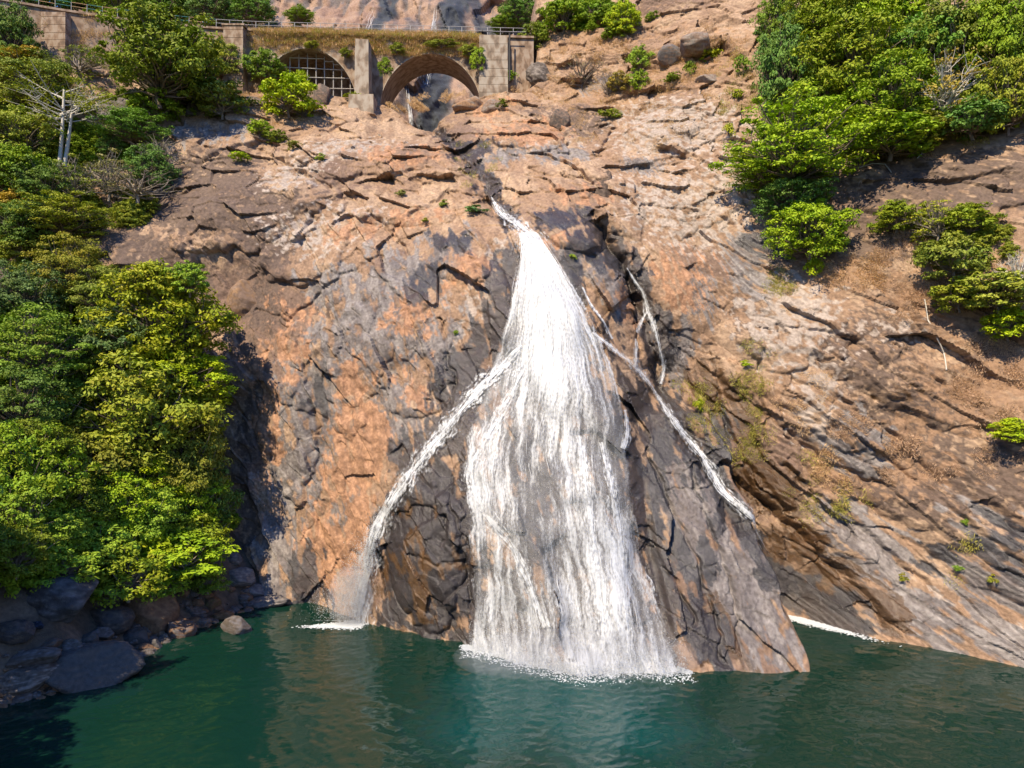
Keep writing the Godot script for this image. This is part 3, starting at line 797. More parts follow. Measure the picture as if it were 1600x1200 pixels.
func water_mat() -> StandardMaterial3D:
	var m := StandardMaterial3D.new()
	m.vertex_color_use_as_albedo = true
	m.albedo_color = lin(0.60, 0.62, 0.64)
	m.roughness = 0.5
	m.backlight_enabled = true; m.backlight = Color(0.5, 0.5, 0.5)
	return m

# The sheets of water are laid out in metres across and up the face: texture column = x, row = y.
const WX0 := -22.0
const WY0 := -0.6
const WW := 49.0
const WH := 43.4
const WPX := 40.0          # pixels per metre
var wnx := 1960
var wny := 1736
var row_l := PackedFloat32Array(); var row_r := PackedFloat32Array(); var row_t := PackedFloat32Array()   # per texture row: left and right end of the main falls, and how far down

func falls_rows(plan: PackedVector2Array, rows: int, cols: int) -> void:
	row_l.resize(wny); row_r.resize(wny); row_t.resize(wny)
	for j in wny:
		var y := WY0 + (wny - 1 - j + 0.5) / WPX
		var l := -99.0; var r := -99.0; var t := -1.0
		for i in rows:
			var a := plan[i * (cols + 1)]; var b := plan[(i + 1) * (cols + 1)]
			if l < -90.0 and a.y >= y and b.y < y: l = lerpf(a.x, b.x, (a.y - y) / (a.y - b.y))
			a = plan[i * (cols + 1) + cols]; b = plan[(i + 1) * (cols + 1) + cols]
			if r < -90.0 and a.y >= y and b.y < y: r = lerpf(a.x, b.x, (a.y - y) / (a.y - b.y))
			a = plan[i * (cols + 1) + cols / 2]; b = plan[(i + 1) * (cols + 1) + cols / 2]
			if t < 0.0 and a.y >= y and b.y < y: t = (i + (a.y - y) / (a.y - b.y)) / rows
		if t < 0.0: t = 1.0 if y < 2.0 else 0.0
		if r < -90.0 and l > -90.0: r = row_r[j - 1] if j > 0 else l
		if l < -90.0 and r > -90.0: l = row_l[j - 1] if j > 0 else r
		if y < 1.2 and j > 0:
			if l < -90.0: l = row_l[j - 1]
			if r < -90.0: r = row_r[j - 1]
		row_l[j] = l; row_r[j] = r; row_t[j] = t

func paint_falls(layer: int) -> PackedByteArray:
	var px := PackedByteArray(); px.resize(wnx * wny * 4); px.fill(255)
	for k in range(3, px.size(), 4): px[k] = 0
	var a := noise(1.0, 3, 171 + layer * 10); var b := noise(1.0, 3, 172 + layer * 10); var sp := noise(2.6, 3, 173 + layer * 10); var wan := noise(0.35, 3, 174)
	var gap := noise(1.0, 3, 175)
	for j in wny:
		if row_l[j] < -90.0: continue
		var y := WY0 + (wny - 1 - j + 0.5) / WPX
		var t := row_t[j]
		var i0 := clampi(int((row_l[j] - 0.8 - WX0) * WPX), 0, wnx - 1); var i1 := clampi(int((row_r[j] + 0.8 - WX0) * WPX), 0, wnx - 1)
		var wd := maxf(row_r[j] - row_l[j], 0.6)
		for i in range(i0, i1):
			var x := WX0 + (i + 0.5) / WPX
			var s := (x - row_l[j]) / wd
			s += 0.022 * wan.get_noise_2d(x * 0.8, y)
			var edge := minf(s, 1.0 - s) * wd
			var cv := cover(t, s)
			var n := 0.55 * a.get_noise_2d(s * 22.0, t * 5.5) + 0.24 * b.get_noise_2d(s * 80.0, t * 20.0) + 0.32 * sp.get_noise_2d(x * 1.8, y * 0.9)
			var g := gap.get_noise_2d(s * 9.0, t * 5.0)
			cv *= 1.0 - 0.07 * smoothstep(0.22, 0.5, t)
			n += 0.35 * gap.get_noise_2d(s * 15.0 + 40.0, t * 5.0) - 0.05
			var v := cv * 1.45 - 0.80 + n + 0.15 * smoothstep(0.85, 1.0, cv) + 0.25 * smoothstep(0.9, 1.0, t) + 0.3 * g * (1.0 - cv) * 2.0
			v -= 0.7 * (1.0 - smoothstep(-0.15, 0.45, edge + 0.5 * n))
			var al := (0.12 * smoothstep(0.05, 0.5, edge + 0.4 * n) + 0.74 * smoothstep(-0.35, 1.0, v)) * smoothstep(-0.1, 0.25, edge + 0.35 * n) if layer == 0 else 0.85 * smoothstep(0.0, 1.05, v)
			px[(j * wnx + i) * 4 + 3] = int(al * (225.0 if layer == 0 else 240.0))
	return px

func paint_stream(px: PackedByteArray, path: Array, layer: int) -> PackedByteArray:
	var xs := []; var ys := []; var ws := []
	for p in path:
		var q: Vector3 = on_cliff(p[0], p[1]) if p.size() < 4 else at(p[0], p[1], p[3])
		xs.append(q.x); ys.append(q.y); ws.append(p[2] * -q.z / LENS)
	var a := noise(1.0, 3, 271 + layer * 10); var sp := noise(2.6, 3, 273 + layer * 10)
	var n := path.size() * 14
	var along := 0.0
	for k in n:
		var p := Vector2(catmull(xs, float(k) / n), catmull(ys, float(k) / n)); var q := Vector2(catmull(xs, float(k + 1) / n), catmull(ys, float(k + 1) / n))
		var w: float = catmull(ws, (k + 0.5) / n) * (0.9 + 0.9 * sp.get_noise_2d(along * 0.13, 7.0))
		w = maxf(w, 0.05)
		var d := q - p
		var len := maxf(d.length(), 0.001)
		var reach := w * 2.0 + 0.12
		for j in range(maxi(0, int(wny - (maxf(p.y, q.y) + reach - WY0) * WPX)), mini(wny, int(wny - (minf(p.y, q.y) - reach - WY0) * WPX))):
			var y := WY0 + (wny - 1 - j + 0.5) / WPX
			for i in range(maxi(0, int((minf(p.x, q.x) - reach - WX0) * WPX)), mini(wnx, int((maxf(p.x, q.x) + reach - WX0) * WPX))):
				var c := Vector2(WX0 + (i + 0.5) / WPX, y) - p
				var t := c.dot(d) / (len * len)
				if t < -0.1 or t > 1.1: continue
				var o := c.cross(d) / len / w
				var v := 0.62 - 0.7 * absf(o) + 0.95 * a.get_noise_2d(o * 2.6, (along + t * len) * 0.30) + 0.65 * sp.get_noise_2d(c.x + p.x, (c.y + p.y) * 0.6)
				var al := int(smoothstep(-0.2 + layer * 0.2, 1.05 + layer * 0.1, v) * 200.0)
				var at_ := (j * wnx + i) * 4 + 3
				if al > px[at_]: px[at_] = al
		along += len
	return px

# the sheet above the rock wherever the given test holds
func sheet(off: float, inside: Callable) -> ArrayMesh:
	var st := 0.2
	var nx := int(WW / st); var ny := int(WH / st)
	var v := PackedVector3Array(); var n := PackedVector3Array(); var uv := PackedVector2Array(); var idx := PackedInt32Array()
	var id := {}
	for j in ny:
		for i in nx:
			var x := WX0 + i * st; var y := WY0 + j * st
			if not inside.call(x + st * 0.5, y + st * 0.5): continue
			var q := []
			for c in [[0, 0], [1, 0], [0, 1], [1, 1]]:
				var key: int = (j + c[1]) * (nx + 1) + i + c[0]
				if not id.has(key):
					id[key] = v.size()
					var xx: float = x + c[0] * st; var yy: float = y + c[1] * st
					v.append(Vector3(xx, yy, sheet_z(xx, yy) + off))
					var gx := sheet_z(xx + 0.25, yy) - sheet_z(xx - 0.25, yy); var gy_ := sheet_z(xx, yy + 0.25) - sheet_z(xx, yy - 0.25)
					n.append(Vector3(-gx, -gy_, 0.5).normalized())
					uv.append(Vector2((xx - WX0) / WW, 1.0 - (yy - WY0) / WH))
				q.append(id[key])
			idx.append_array(PackedInt32Array([q[0], q[2], q[1], q[1], q[2], q[3]]))
	var a := []; a.resize(Mesh.ARRAY_MAX)
	a[Mesh.ARRAY_VERTEX] = v; a[Mesh.ARRAY_NORMAL] = n; a[Mesh.ARRAY_TEX_UV] = uv; a[Mesh.ARRAY_INDEX] = idx
	var m := ArrayMesh.new(); m.add_surface_from_arrays(Mesh.PRIMITIVE_TRIANGLES, a)
	return m

# the water bridges the small hollows of the rock: a smoothed envelope of it, on a lattice
const ES := 0.4
var enx := 126
var eny := 113
var envelope := PackedFloat32Array()
func make_envelope() -> void:
	envelope.resize(enx * eny)
	for j in eny:
		for i in enx:
			var x := WX0 - 0.4 + i * ES; var y := WY0 - 0.4 + j * ES
			var m := -999.0
			for q in 9: m = maxf(m, rock_z(x + (q % 3 - 1) * 0.25, y + (q / 3 - 1) * 0.25))
			envelope[j * enx + i] = m
	for pass_ in 3:
		var e := envelope.duplicate()
		for j in range(1, eny - 1):
			for i in range(1, enx - 1):
				var k := j * enx + i
				e[k] = maxf((envelope[k] * 4.0 + envelope[k - 1] + envelope[k + 1] + envelope[k - enx] + envelope[k + enx]) / 8.0, envelope[k] - 0.2)
		envelope = e

func sheet_z(x: float, y: float) -> float:
	var fx := clampf((x - WX0 + 0.4) / ES, 0.0, enx - 1.001); var fy := clampf((y - WY0 + 0.4) / ES, 0.0, eny - 1.001)
	var i := int(fx); var j := int(fy)
	fx -= i; fy -= j
	var k := j * enx + i
	return lerpf(lerpf(envelope[k], envelope[k + 1], fx), lerpf(envelope[k + enx], envelope[k + enx + 1], fx), fy)

func sheet_mat(px: PackedByteArray) -> StandardMaterial3D:
	var im := Image.create_from_data(wnx, wny, false, Image.FORMAT_RGBA8, px)
	var m := StandardMaterial3D.new()
	m.albedo_texture = ImageTexture.create_from_image(im)
	m.albedo_color = lin(0.65, 0.67, 0.69)
	m.transparency = BaseMaterial3D.TRANSPARENCY_ALPHA
	m.texture_repeat = false
	m.roughness = 0.5
	m.backlight_enabled = true; m.backlight = Color(0.4, 0.4, 0.4)
	return m

func build_water() -> void:
	var wm := water_mat()
	make_envelope()
	# the plan of the main falls: positions on the rock for rows and columns
	var rows := 64; var cols := 24
	var left := []; var right := []; var py := []
	for e in EDGE: py.append(float(e[0])); left.append(float(e[1])); right.append(float(e[2]))
	var plan := PackedVector2Array()
	for i in rows + 1:
		var t := float(i) / rows
		for j in cols + 1:
			var q := on_cliff(lerpf(catmull(left, t), catmull(right, t), float(j) / cols), catmull(py, t))
			plan.append(Vector2(q.x, q.y))
	for pass_ in 4:      # even out the plan so that the water runs smoothly
		var p2 := plan.duplicate()
		for i in range(1, rows):
			for j in cols + 1:
				var k := i * (cols + 1) + j
				p2[k] = (plan[k] * 2.0 + plan[k - cols - 1] + plan[k + cols + 1]) / 4.0
				if j > 0 and j < cols: p2[k] = (plan[k] * 2.0 + plan[k - 1] + plan[k + 1] + plan[k - cols - 1] + plan[k + cols + 1]) / 6.0
		plan = p2
	falls_rows(plan, rows, cols)
	var defs := [
		["narrow white stream splitting off left and plunging beside the brown wet rock", [[[815, 540, 8], [790, 568, 10], [765, 594, 12], [738, 620, 11], [705, 660, 12], [668, 705, 11], [635, 750, 11], [605, 795, 12], [588, 830, 13], [578, 870, 14], [570, 915, 16], [562, 968, 18]]], 40],
		["slanting white stream along the gully right of the grey slab", [[[925, 520, 3], [960, 548, 4], [990, 572, 5], [1020, 610, 5], [1050, 655, 6], [1080, 695, 6], [1108, 735, 7], [1130, 770, 8], [1150, 800, 7, 68.3], [1180, 850, 6, 67.8]]], 12],
		["thin forked trickle down the dark cleft above the gully", [[[978, 420, 1], [990, 440, 2], [1003, 458, 2], [1012, 488, 4], [1020, 510, 3], [1030, 545, 2.5], [1036, 575, 3], [1030, 600, 3]], [[1010, 488, 2], [998, 508, 3.5], [994, 520, 2]], [[992, 530, 2], [992, 550, 4], [991, 574, 5]]], 12],
		["short white chute feeding the top of the waterfall", [[[768, 308, 1], [776, 326, 5], [795, 346, 8], [815, 357, 9], [830, 368, 14]]], 20],
		["thin trickle running past the right edge of the waterfall", [[[910, 450, 1.5], [922, 475, 2], [940, 500, 2], [956, 530, 2.5]], [[975, 640, 3], [978, 670, 5], [972, 700, 6]]], 6]]
	var mats := []
	for layer in 2:
		var px := paint_falls(layer)
		for d in defs:
			for path in d[1]: px = paint_stream(px, path, layer)
		# brighter threads inside the falls
		for th in [
			[[850, 480, 10], [815, 580, 9], [775, 660, 10], [738, 730, 10], [760, 800, 12], [800, 850, 9], [830, 920, 9], [850, 975, 12]],
			[[940, 690, 7], [955, 760, 8], [970, 850, 12], [975, 940, 12], [985, 1035, 12]], [[905, 680, 10], [920, 800, 10], [935, 900, 14], [945, 1030, 18]]]:
			px = paint_stream(px, th, layer)
		mats.append(sheet_mat(px))
	var fall := thing("waterfall", "broad white waterfall fanning down the rock face into the pool", "waterfall", Vector3.ZERO)
	fall.set_meta("kind", "structure")
	var in_main := func(x: float, y: float) -> bool:
		var j := clampi(wny - 1 - int((y - WY0) * WPX), 0, wny - 1)
		return row_l[j] > -90.0 and x > row_l[j] - 0.9 and x < row_r[j] + 0.9 and y > -0.3
	mesh_node("water_sheet", sheet(0.12, in_main), mats[0], fall)
	mesh_node("water_sheet", sheet(0.38, in_main), mats[1], fall)
	var r := Ribbons.new()
	var wander := noise(1.0, 3, 71)
	for k in 260:
		var s := rng.randf(); var t0 := rng.randf_range(0.0, 1.0)
		var core := cover(t0, s)
		if rng.randf() > core * core: continue
		var run := rng.randf_range(0.012, 0.05)
		var n := maxi(4, int(run * 300.0))
		var line := PackedVector3Array()
		var off := rng.randf_range(0.30, 0.75)
		for i in n:
			var t := t0 + run * i / n
			if t < 0.0 or t > 1.0: continue
			var ss := clampf(s + 0.03 * wander.get_noise_2d(s * 9.0, t * 6.0), 0.0, 0.9999) * cols
			var tt := t * 0.9999 * rows
			var a := int(tt); var b := int(ss)
			var fa := tt - a; var fb := ss - b
			var q := plan[a * (cols + 1) + b].lerp(plan[a * (cols + 1) + b + 1], fb).lerp(plan[(a + 1) * (cols + 1) + b].lerp(plan[(a + 1) * (cols + 1) + b + 1], fb), fa)
			line.append(Vector3(q.x, q.y, sheet_z(q.x, q.y) + off))
		r.add(line, rng.randf_range(0.015, 0.04), 0.93, Vector3(0, 0.35, 0.94))
	mesh_node("water_threads", array_mesh(r.v, r.n, r.c, r.idx), wm, fall).set_meta("kind", "stuff")
	# side streams
	for d in defs:
		var o := thing("stream", d[0], "stream", Vector3.ZERO, "side streams of the waterfall")
		o.set_meta("kind", "structure")
		var line := []
		for path in d[1]:
			var xs := []; var ys := []; var ws := []
			for p in path:
				var q: Vector3 = on_cliff(p[0], p[1]) if p.size() < 4 else at(p[0], p[1], p[3])
				xs.append(q.x); ys.append(q.y); ws.append(p[2] * -q.z / LENS)
			for k in path.size() * 10 + 1:
				var t: float = float(k) / (path.size() * 10)
				line.append(Vector3(catmull(xs, t), catmull(ys, t), catmull(ws, t) * 2.0 + 0.15))
		var near := func(x: float, y: float) -> bool:
			for p in line:
				if (p.x - x) ** 2 + (p.y - y) ** 2 < p.z * p.z: return true
			return false
		mesh_node("water_sheet", sheet(0.10, near), mats[0], o)
		mesh_node("water_sheet", sheet(0.26, near), mats[1], o)
		var rr := Ribbons.new()
		for path in d[1]: stream(rr, path, int(d[2] / d[1].size()), 0.028, 0.4)
		mesh_node("water_threads", array_mesh(rr.v, rr.n, rr.c, rr.idx), wm, o).set_meta("kind", "stuff")
	# streams of the upper falls on the far cliff
	var ru := Ribbons.new()
	for f in [[-15.6, 100.0, -15.9, 74.0, 0.5, 60], [-14.4, 86.0, -15.0, 74.0, 0.4, 30], [-28.2, 100.0, -29.0, 77.0, 0.7, 40], [-18.0, 74.0, -17.0, 64.0, 0.35, 50], [-17.4, 69.0, -16.4, 62.0, 0.25, 40], [-16.2, 66.0, -13.6, 60.0, 0.2, 40]]:
		for k in f[5]:
			var line := PackedVector3Array()
			var t0 := rng.randf(); var s: float = rng.randf_range(-1, 1) * f[4]
			for i in 14:
				var t := t0 + i * 0.02
				if t > 1.0: break
				var y: float = lerpf(f[1], f[3], t)
				var x: float = lerpf(f[0], f[2], t) + s + 0.12 * sin(y * 0.5)
				line.append(Vector3(x, y, far_z(x, y) + 0.35))
			ru.add(line, rng.randf_range(0.02, 0.05), 0.9, Vector3(0, 0.35, 0.94))
	var o2 := mesh_node("upper_waterfall", array_mesh(ru.v, ru.n, ru.c, ru.idx), wm)
	tag(o2, "thin white upper waterfall on the dark far cliff beyond the viaduct", "waterfall"); o2.set_meta("kind", "structure")
	# spray and foam
	var sp := Ribbons.new()
	for k in 9000:      # plume left of the left stream
		var t := rng.randf() ** 0.7
		var q := on_plume(t)
		sp.drop(q, rng.randf_range(0.015, 0.045), rng)
	for k in 7000:      # along the foot of the main falls
		var t := rng.randf()
		var x := lerpf(-3.4, 13.2, t); var y := absf(rng.randfn(0.0, 1.0))
		sp.drop(Vector3(x + rng.randfn(0.0, 0.2), y, rock_z(x, y) + 0.3 + absf(rng.randfn(0.0, 0.5))), rng.randf_range(0.015, 0.045), rng)
	for k in 16000:      # in front of the torn edges
		var s := rng.randf(); var t := rng.randf()
		var q := plan[int(t * rows) * (cols + 1) + int(s * cols)]
		sp.drop(Vector3(q.x + rng.randfn(0, 0.3), q.y + rng.randfn(0, 0.3), rock_z(q.x, q.y) + rng.randf_range(0.2, 0.9)), rng.randf_range(0.010, 0.028), rng)
	var so := mesh_node("spray", array_mesh(sp.v, sp.n, sp.c, sp.idx), wm)
	tag(so, "fine white spray thrown off the falling water", "spray"); so.set_meta("kind", "stuff")
	# fine mist hanging at the foot of the falls
	for q in [[Vector3(5.0, 1.2, -53.6), Vector3(19.0, 4.2, 4.0), 0.10, "thin mist at the foot of the main waterfall"], [at(548, 935, 64.4), Vector3(4.2, 6.0, 3.0), 0.16, "thin mist round the plunging left stream"]]:
		var fv := FogVolume.new(); fv.name = numbered("mist"); fv.shape = RenderingServer.FOG_VOLUME_SHAPE_ELLIPSOID; fv.size = q[1]
		var fmat := FogMaterial.new(); fmat.density = q[2]; fmat.albedo = Color(0.97, 0.98, 1.0)
		fv.material = fmat; add_child(fv, true); fv.position = q[0]
		tag(fv, q[3], "mist"); fv.set_meta("kind", "stuff")
	var fo := Ribbons.new()
	var ragged := noise(0.5, 3, 77)
	for k in 26000:
		var x := rng.randf_range(-4.0, 13.5)
		var zz := rock_z(clampf(x, -3.2, 13.0), 0.2)
		var far := 0.75 + 0.8 * ragged.get_noise_2d(x * 1.4, 0.0)
		var out := absf(rng.randfn(0.0, maxf(far, 0.25) * 0.55)) - 0.25
		if rng.randf() < 0.06: out += rng.randf_range(0.3, 2.2)
		fo.fleck(Vector3(x + rng.randfn(0, 0.15), 0.01 + 0.16 * exp(-maxf(out, 0.0) * 2.0) * rng.randf(), zz + out), rng.randf_range(0.02, 0.085), rng)
	for k in 3600:
		var q := at(545, 977, 64.4)
		var u := absf(rng.randfn(0.0, 1.0))
		fo.fleck(Vector3(q.x + 0.9 - u * 1.7 + rng.randfn(0.0, 0.3), 0.03, q.z + 0.25 * u + rng.randfn(0.0, 0.42 / (0.7 + 0.5 * u))), rng.randf_range(0.03, 0.11), rng)
	for k in 3000:
		var t := absf(rng.randfn(0.0, 0.45))
		var p := at(lerpf(1233, 1335, t), lerpf(962, 990, t), 1.0)
		var d := -EYE / (p.y - EYE)
		fo.fleck(Vector3(p.x * d, 0.03, -d + 0.5) + Vector3(rng.randfn(0, 0.3), 0.05 * rng.randf(), rng.randfn(0, 0.45) * maxf(1.3 - t, 0.2)), rng.randf_range(0.03, 0.13), rng)
	var fm := mesh_node("foam", array_mesh(fo.v, fo.n, fo.c, fo.idx), wm)
	tag(fm, "white foam floating where the falling water meets the pool", "foam"); fm.set_meta("kind", "stuff")

func on_plume(t: float) -> Vector3:
	var px := lerpf(588.0, 548.0, t); var py := lerpf(815.0, 965.0, t)
	px -= absf(rng.randfn(0.0, 1.0)) * lerpf(6.0, 30.0, t) - 8.0
	py += rng.randfn(0.0, 10.0)
	var d := lerpf(67.0, 64.8, t) - rng.randf() * 1.2
	var p := at(px, minf(py, 970.0), d)
	p.y = maxf(p.y, 0.05)
	return p

# ---------------------------------------------------------------- railway viaduct
var concrete: StandardMaterial3D; var concrete_pale: StandardMaterial3D; var steel_pale: StandardMaterial3D; var steel_teal: StandardMaterial3D; var steel_dark: StandardMaterial3D; var steel_ochre: StandardMaterial3D

func stained(a: Color, b: Color, sd: int, scale: float) -> StandardMaterial3D:
	var m := StandardMaterial3D.new()
	m.roughness = 0.92
	var t := noise_tex(0.012, 6, sd, a, b, 512)
	var g := Gradient.new()
	g.offsets = PackedFloat32Array([0.2, 0.42, 0.58, 0.8]); g.colors = PackedColorArray([a.darkened(0.2), a, b, b.lightened(0.08)])
	t.color_ramp = g
	m.albedo_texture = t
	m.uv1_triplanar = true; m.uv1_world_triplanar = true; m.uv1_scale = Vector3(scale, scale * 0.55, scale)
	return m

func via_z(x: float) -> float: return -105.0 + 0.0055 * maxf(0.0, -x - 35.0) ** 2
func deck_y(x: float) -> float: return 73.2 - 0.025 * x

class Solid:
	var st := SurfaceTool.new()
	func _init() -> void: st.begin(Mesh.PRIMITIVE_TRIANGLES)
	func quad(a: Vector3, b: Vector3, c: Vector3, d: Vector3) -> void:     # seen from the front: a b c d clockwise
		var n := (c - a).cross(b - a).normalized()
		for p in [a, b, c, a, c, d]:
			st.set_normal(n); st.add_vertex(p)
	func block(x0: float, x1: float, y0: float, y1: float, z0: float, z1: float, ty := 0.0, tz := 0.0) -> void:   # ty: how much lower the right top is; tz: batter of the foot
		var p := [Vector3(x0 - tz * 0.4, y0, z1 + tz), Vector3(x0, y1, z1), Vector3(x1, y1 - ty, z1), Vector3(x1 + tz * 0.4, y0, z1 + tz), Vector3(x0 - tz * 0.4, y0, z0), Vector3(x0, y1, z0), Vector3(x1, y1 - ty, z0), Vector3(x1 + tz * 0.4, y0, z0)]
		quad(p[0], p[1], p[2], p[3]); quad(p[7], p[6], p[5], p[4]); quad(p[4], p[5], p[1], p[0]); quad(p[3], p[2], p[6], p[7]); quad(p[1], p[5], p[6], p[2]); quad(p[4], p[0], p[3], p[7])
	func bar(a: Vector3, b: Vector3, r: float) -> void:
		var d := (b - a).normalized()
		var u := d.cross(Vector3.UP if absf(d.y) < 0.9 else Vector3.RIGHT).normalized() * r
		var w := d.cross(u).normalized() * r
		var k := [u, w, -u, -w]
		for i in 4:
			var s: Vector3 = k[i]; var t: Vector3 = k[(i + 1) % 4]
			quad(a + s, b + s, b + t, a + t)
		quad(b + k[0], b + k[3], b + k[2], b + k[1]); quad(a + k[0], a + k[1], a + k[2], a + k[3])
	func mesh() -> ArrayMesh: return st.commit()

const ARCHES := [[-19.6, -4.5, 70.6, 62.4], [-38.0, -22.8, 71.4, 62.5], [-57.5, -42.2, 71.6, 63.0], [-82.0, -66.3, 72.2, 64.5]]
func arch_y(x: float) -> float:
	for a in ARCHES:
		if x > a[0] and x < a[1]:
			var u: float = (x - (a[0] + a[1]) * 0.5) / ((a[1] - a[0]) * 0.5)
			return a[3] + (a[2] - a[3]) * pow(1.0 - u * u, 0.55)
	return 56.0

func build_viaduct() -> void:
	concrete = stained(lin(0.22, 0.145, 0.095), lin(0.27, 0.20, 0.145), 81, 0.16)
	concrete_pale = stained(lin(0.24, 0.18, 0.13), lin(0.31, 0.26, 0.205), 82, 0.12)
	steel_pale = plain(lin(0.42, 0.40, 0.38), 0.6); steel_teal = plain(lin(0.05, 0.22, 0.20), 0.6); steel_dark = plain(lin(0.05, 0.045, 0.04), 0.7); steel_ochre = plain(lin(0.52, 0.33, 0.16), 0.6)
	var via := thing("railway_viaduct", "weathered concrete railway viaduct with arches crossing above the waterfall", "viaduct", Vector3(-30, 60, -105))
	var o := Vector3(-30, 60, -105)
	var front := Solid.new(); var back := Solid.new(); var deck := Solid.new()
	var vaults := []; var rings := []
	for a in ARCHES: vaults.append(Solid.new()); rings.append(Solid.new())
	var xs := PackedFloat32Array()
	var x := -90.0
	while x < 3.4:
		xs.append(x); x += 0.4
	for a in ARCHES:
		for e in [a[0] + 0.001, a[1] - 0.001, a[0] - 0.001, a[1] + 0.001]: xs.append(e)
	xs.sort()
	var w := 6.6
	for k in xs.size() - 1:
		var x0 := xs[k]; var x1 := xs[k + 1]
		var a0 := arch_y(x0); var a1 := arch_y(x1)
		var z0 := via_z(x0); var z1 := via_z(x1)
		front.quad(Vector3(x0, a0, z0) - o, Vector3(x0, deck_y(x0) - 0.3, z0) - o, Vector3(x1, deck_y(x1) - 0.3, z1) - o, Vector3(x1, a1, z1) - o)
		var b0 := 56.0 if x0 > -38.5 and x0 < -22.0 else a0      # the second arch is closed at its back
		var b1 := 56.0 if x1 > -38.5 and x1 < -22.0 else a1
		back.quad(Vector3(x1, b1, z1 - w) - o, Vector3(x1, deck_y(x1) - 0.3, z1 - w) - o, Vector3(x0, deck_y(x0) - 0.3, z0 - w) - o, Vector3(x0, b0, z0 - w) - o)
		var which := -1
		for q in ARCHES.size():
			if (x0 + x1) * 0.5 > ARCHES[q][0] - 0.01 and (x0 + x1) * 0.5 < ARCHES[q][1] + 0.01: which = q
		if which >= 0: vaults[which].quad(Vector3(x0, a0, z0 - w) - o, Vector3(x0, a0, z0) - o, Vector3(x1, a1, z1) - o, Vector3(x1, a1, z1 - w) - o)
		# coping and ballast
		var f := 0.28
		deck.quad(Vector3(x0, deck_y(x0) - 0.3, z0 + f) - o, Vector3(x0, deck_y(x0), z0 + f) - o, Vector3(x1, deck_y(x1), z1 + f) - o, Vector3(x1, deck_y(x1) - 0.3, z1 + f) - o)
		deck.quad(Vector3(x0, deck_y(x0), z0 + f) - o, Vector3(x0, deck_y(x0), z0 - w) - o, Vector3(x1, deck_y(x1), z1 - w) - o, Vector3(x1, deck_y(x1), z1 + f) - o)
		deck.quad(Vector3(x0, deck_y(x0) - 0.3, z0 - 0.01) - o, Vector3(x0, deck_y(x0) - 0.3, z0 + f) - o, Vector3(x1, deck_y(x1) - 0.3, z1 + f) - o, Vector3(x1, deck_y(x1) - 0.3, z1 - 0.01) - o)
		if a0 > 57.0 and a1 > 57.0:
			var ring: Solid = rings[which]
			var p := 0.07
			ring.quad(Vector3(x0, a0 - 0.02, z0 + p) - o, Vector3(x0, a0 + 0.22, z0 + p) - o, Vector3(x1, a1 + 0.22, z1 + p) - o, Vector3(x1, a1 - 0.02, z1 + p) - o)
			ring.quad(Vector3(x0, a0 + 0.22, z0 + p) - o, Vector3(x0, a0 + 0.22, z0 - 0.05) - o, Vector3(x1, a1 + 0.22, z1 - 0.05) - o, Vector3(x1, a1 + 0.22, z1 + p) - o)
			ring.quad(Vector3(x0, a0 - 0.02, z0 - 0.05) - o, Vector3(x0, a0 - 0.02, z0 + p) - o, Vector3(x1, a1 - 0.02, z1 + p) - o, Vector3(x1, a1 - 0.02, z1 - 0.05) - o)
	mesh_node("spandrel_wall", front.mesh(), concrete, via); mesh_node("rear_wall", back.mesh(), concrete, via); 
	for q in ARCHES.size():
		mesh_node("arch_vault", vaults[q].mesh(), concrete, via); mesh_node("arch_ring", rings[q].mesh(), concrete_pale, via)
	mesh_node("deck", deck.mesh(), concrete, via)
	# piers: x0, x1, top, foot, how far they stand out, batter
	for p in [[-41.9, -39.2, 74.0, 58.0, 1.3, 0.5, concrete], [-22.6, -20.7, 71.6, 58.0, 2.6, 0.35, concrete_pale], [-4.75, -0.7, 73.0, 56.0, 0.9, 0.3, concrete_pale], [-65.8, -62.5, 73.9, 58.0, 0.4, 0.2, concrete]]:
		var s := Solid.new()
		var zf := via_z(p[0])
		s.block(p[0] - o.x, p[1] - o.x, p[3] - o.y, p[2] - o.y, zf - 1.0 - o.z, zf + p[4] - o.z, 0.12, p[5])
		var pier := mesh_node("pier", s.mesh(), p[6], via)
		if p[0] != -22.6:      # courses of facing stone, a hand proud of the core
			var yy := 63.4
			while yy < p[2] - 0.5:
				var cs := Solid.new()
				var grow: float = p[5] * (p[2] - yy) / (p[2] - p[3])
				var ch := rng.randf_range(0.95, 1.25)
				cs.block(p[0] - 0.05 - grow * 0.4 - o.x, p[1] + 0.05 + grow * 0.4 - o.x, yy - o.y, minf(yy + ch - 0.06, p[2] - 0.1) - o.y, zf - 0.8 - o.z, zf + p[4] + grow + rng.randf_range(0.05, 0.10) - o.z)
				mesh_node("course", cs.mesh(), p[6], pier)
				yy += ch
		var fs := Solid.new()
		fs.block(p[0] - 0.7 - o.x, p[1] + 0.9 - o.x, p[3] - 1.0 - o.y, 63.2 - o.y, zf - 0.9 - o.z, zf + p[4] + 1.0 - o.z, 0.0, 0.4)
		if p[0] < -10.0: mesh_node("footing", fs.mesh(), concrete_pale, pier)
		else: fs.mesh()
	# a cap on the left pier and the downpipe at the right
	var cap := Solid.new(); cap.block(-42.2 - o.x, -38.9 - o.x, 73.95 - o.y, 74.2 - o.y, via_z(-41.0) + 0.3 - o.z, via_z(-41.0) + 1.6 - o.z)
	mesh_node("pier_cap", cap.mesh(), concrete, via)
	var pipe := Solid.new(); pipe.bar(Vector3(-0.35, 73.0, -103.7) - o, Vector3(-0.35, 66.0, -103.7) - o, 0.13)
	mesh_node("downpipe", pipe.mesh(), steel_dark, via)
	var top := Solid.new(); top.bar(Vector3(-4.2, 73.35, -103.9) - o, Vector3(1.2, 73.2, -103.9) - o, 0.08)
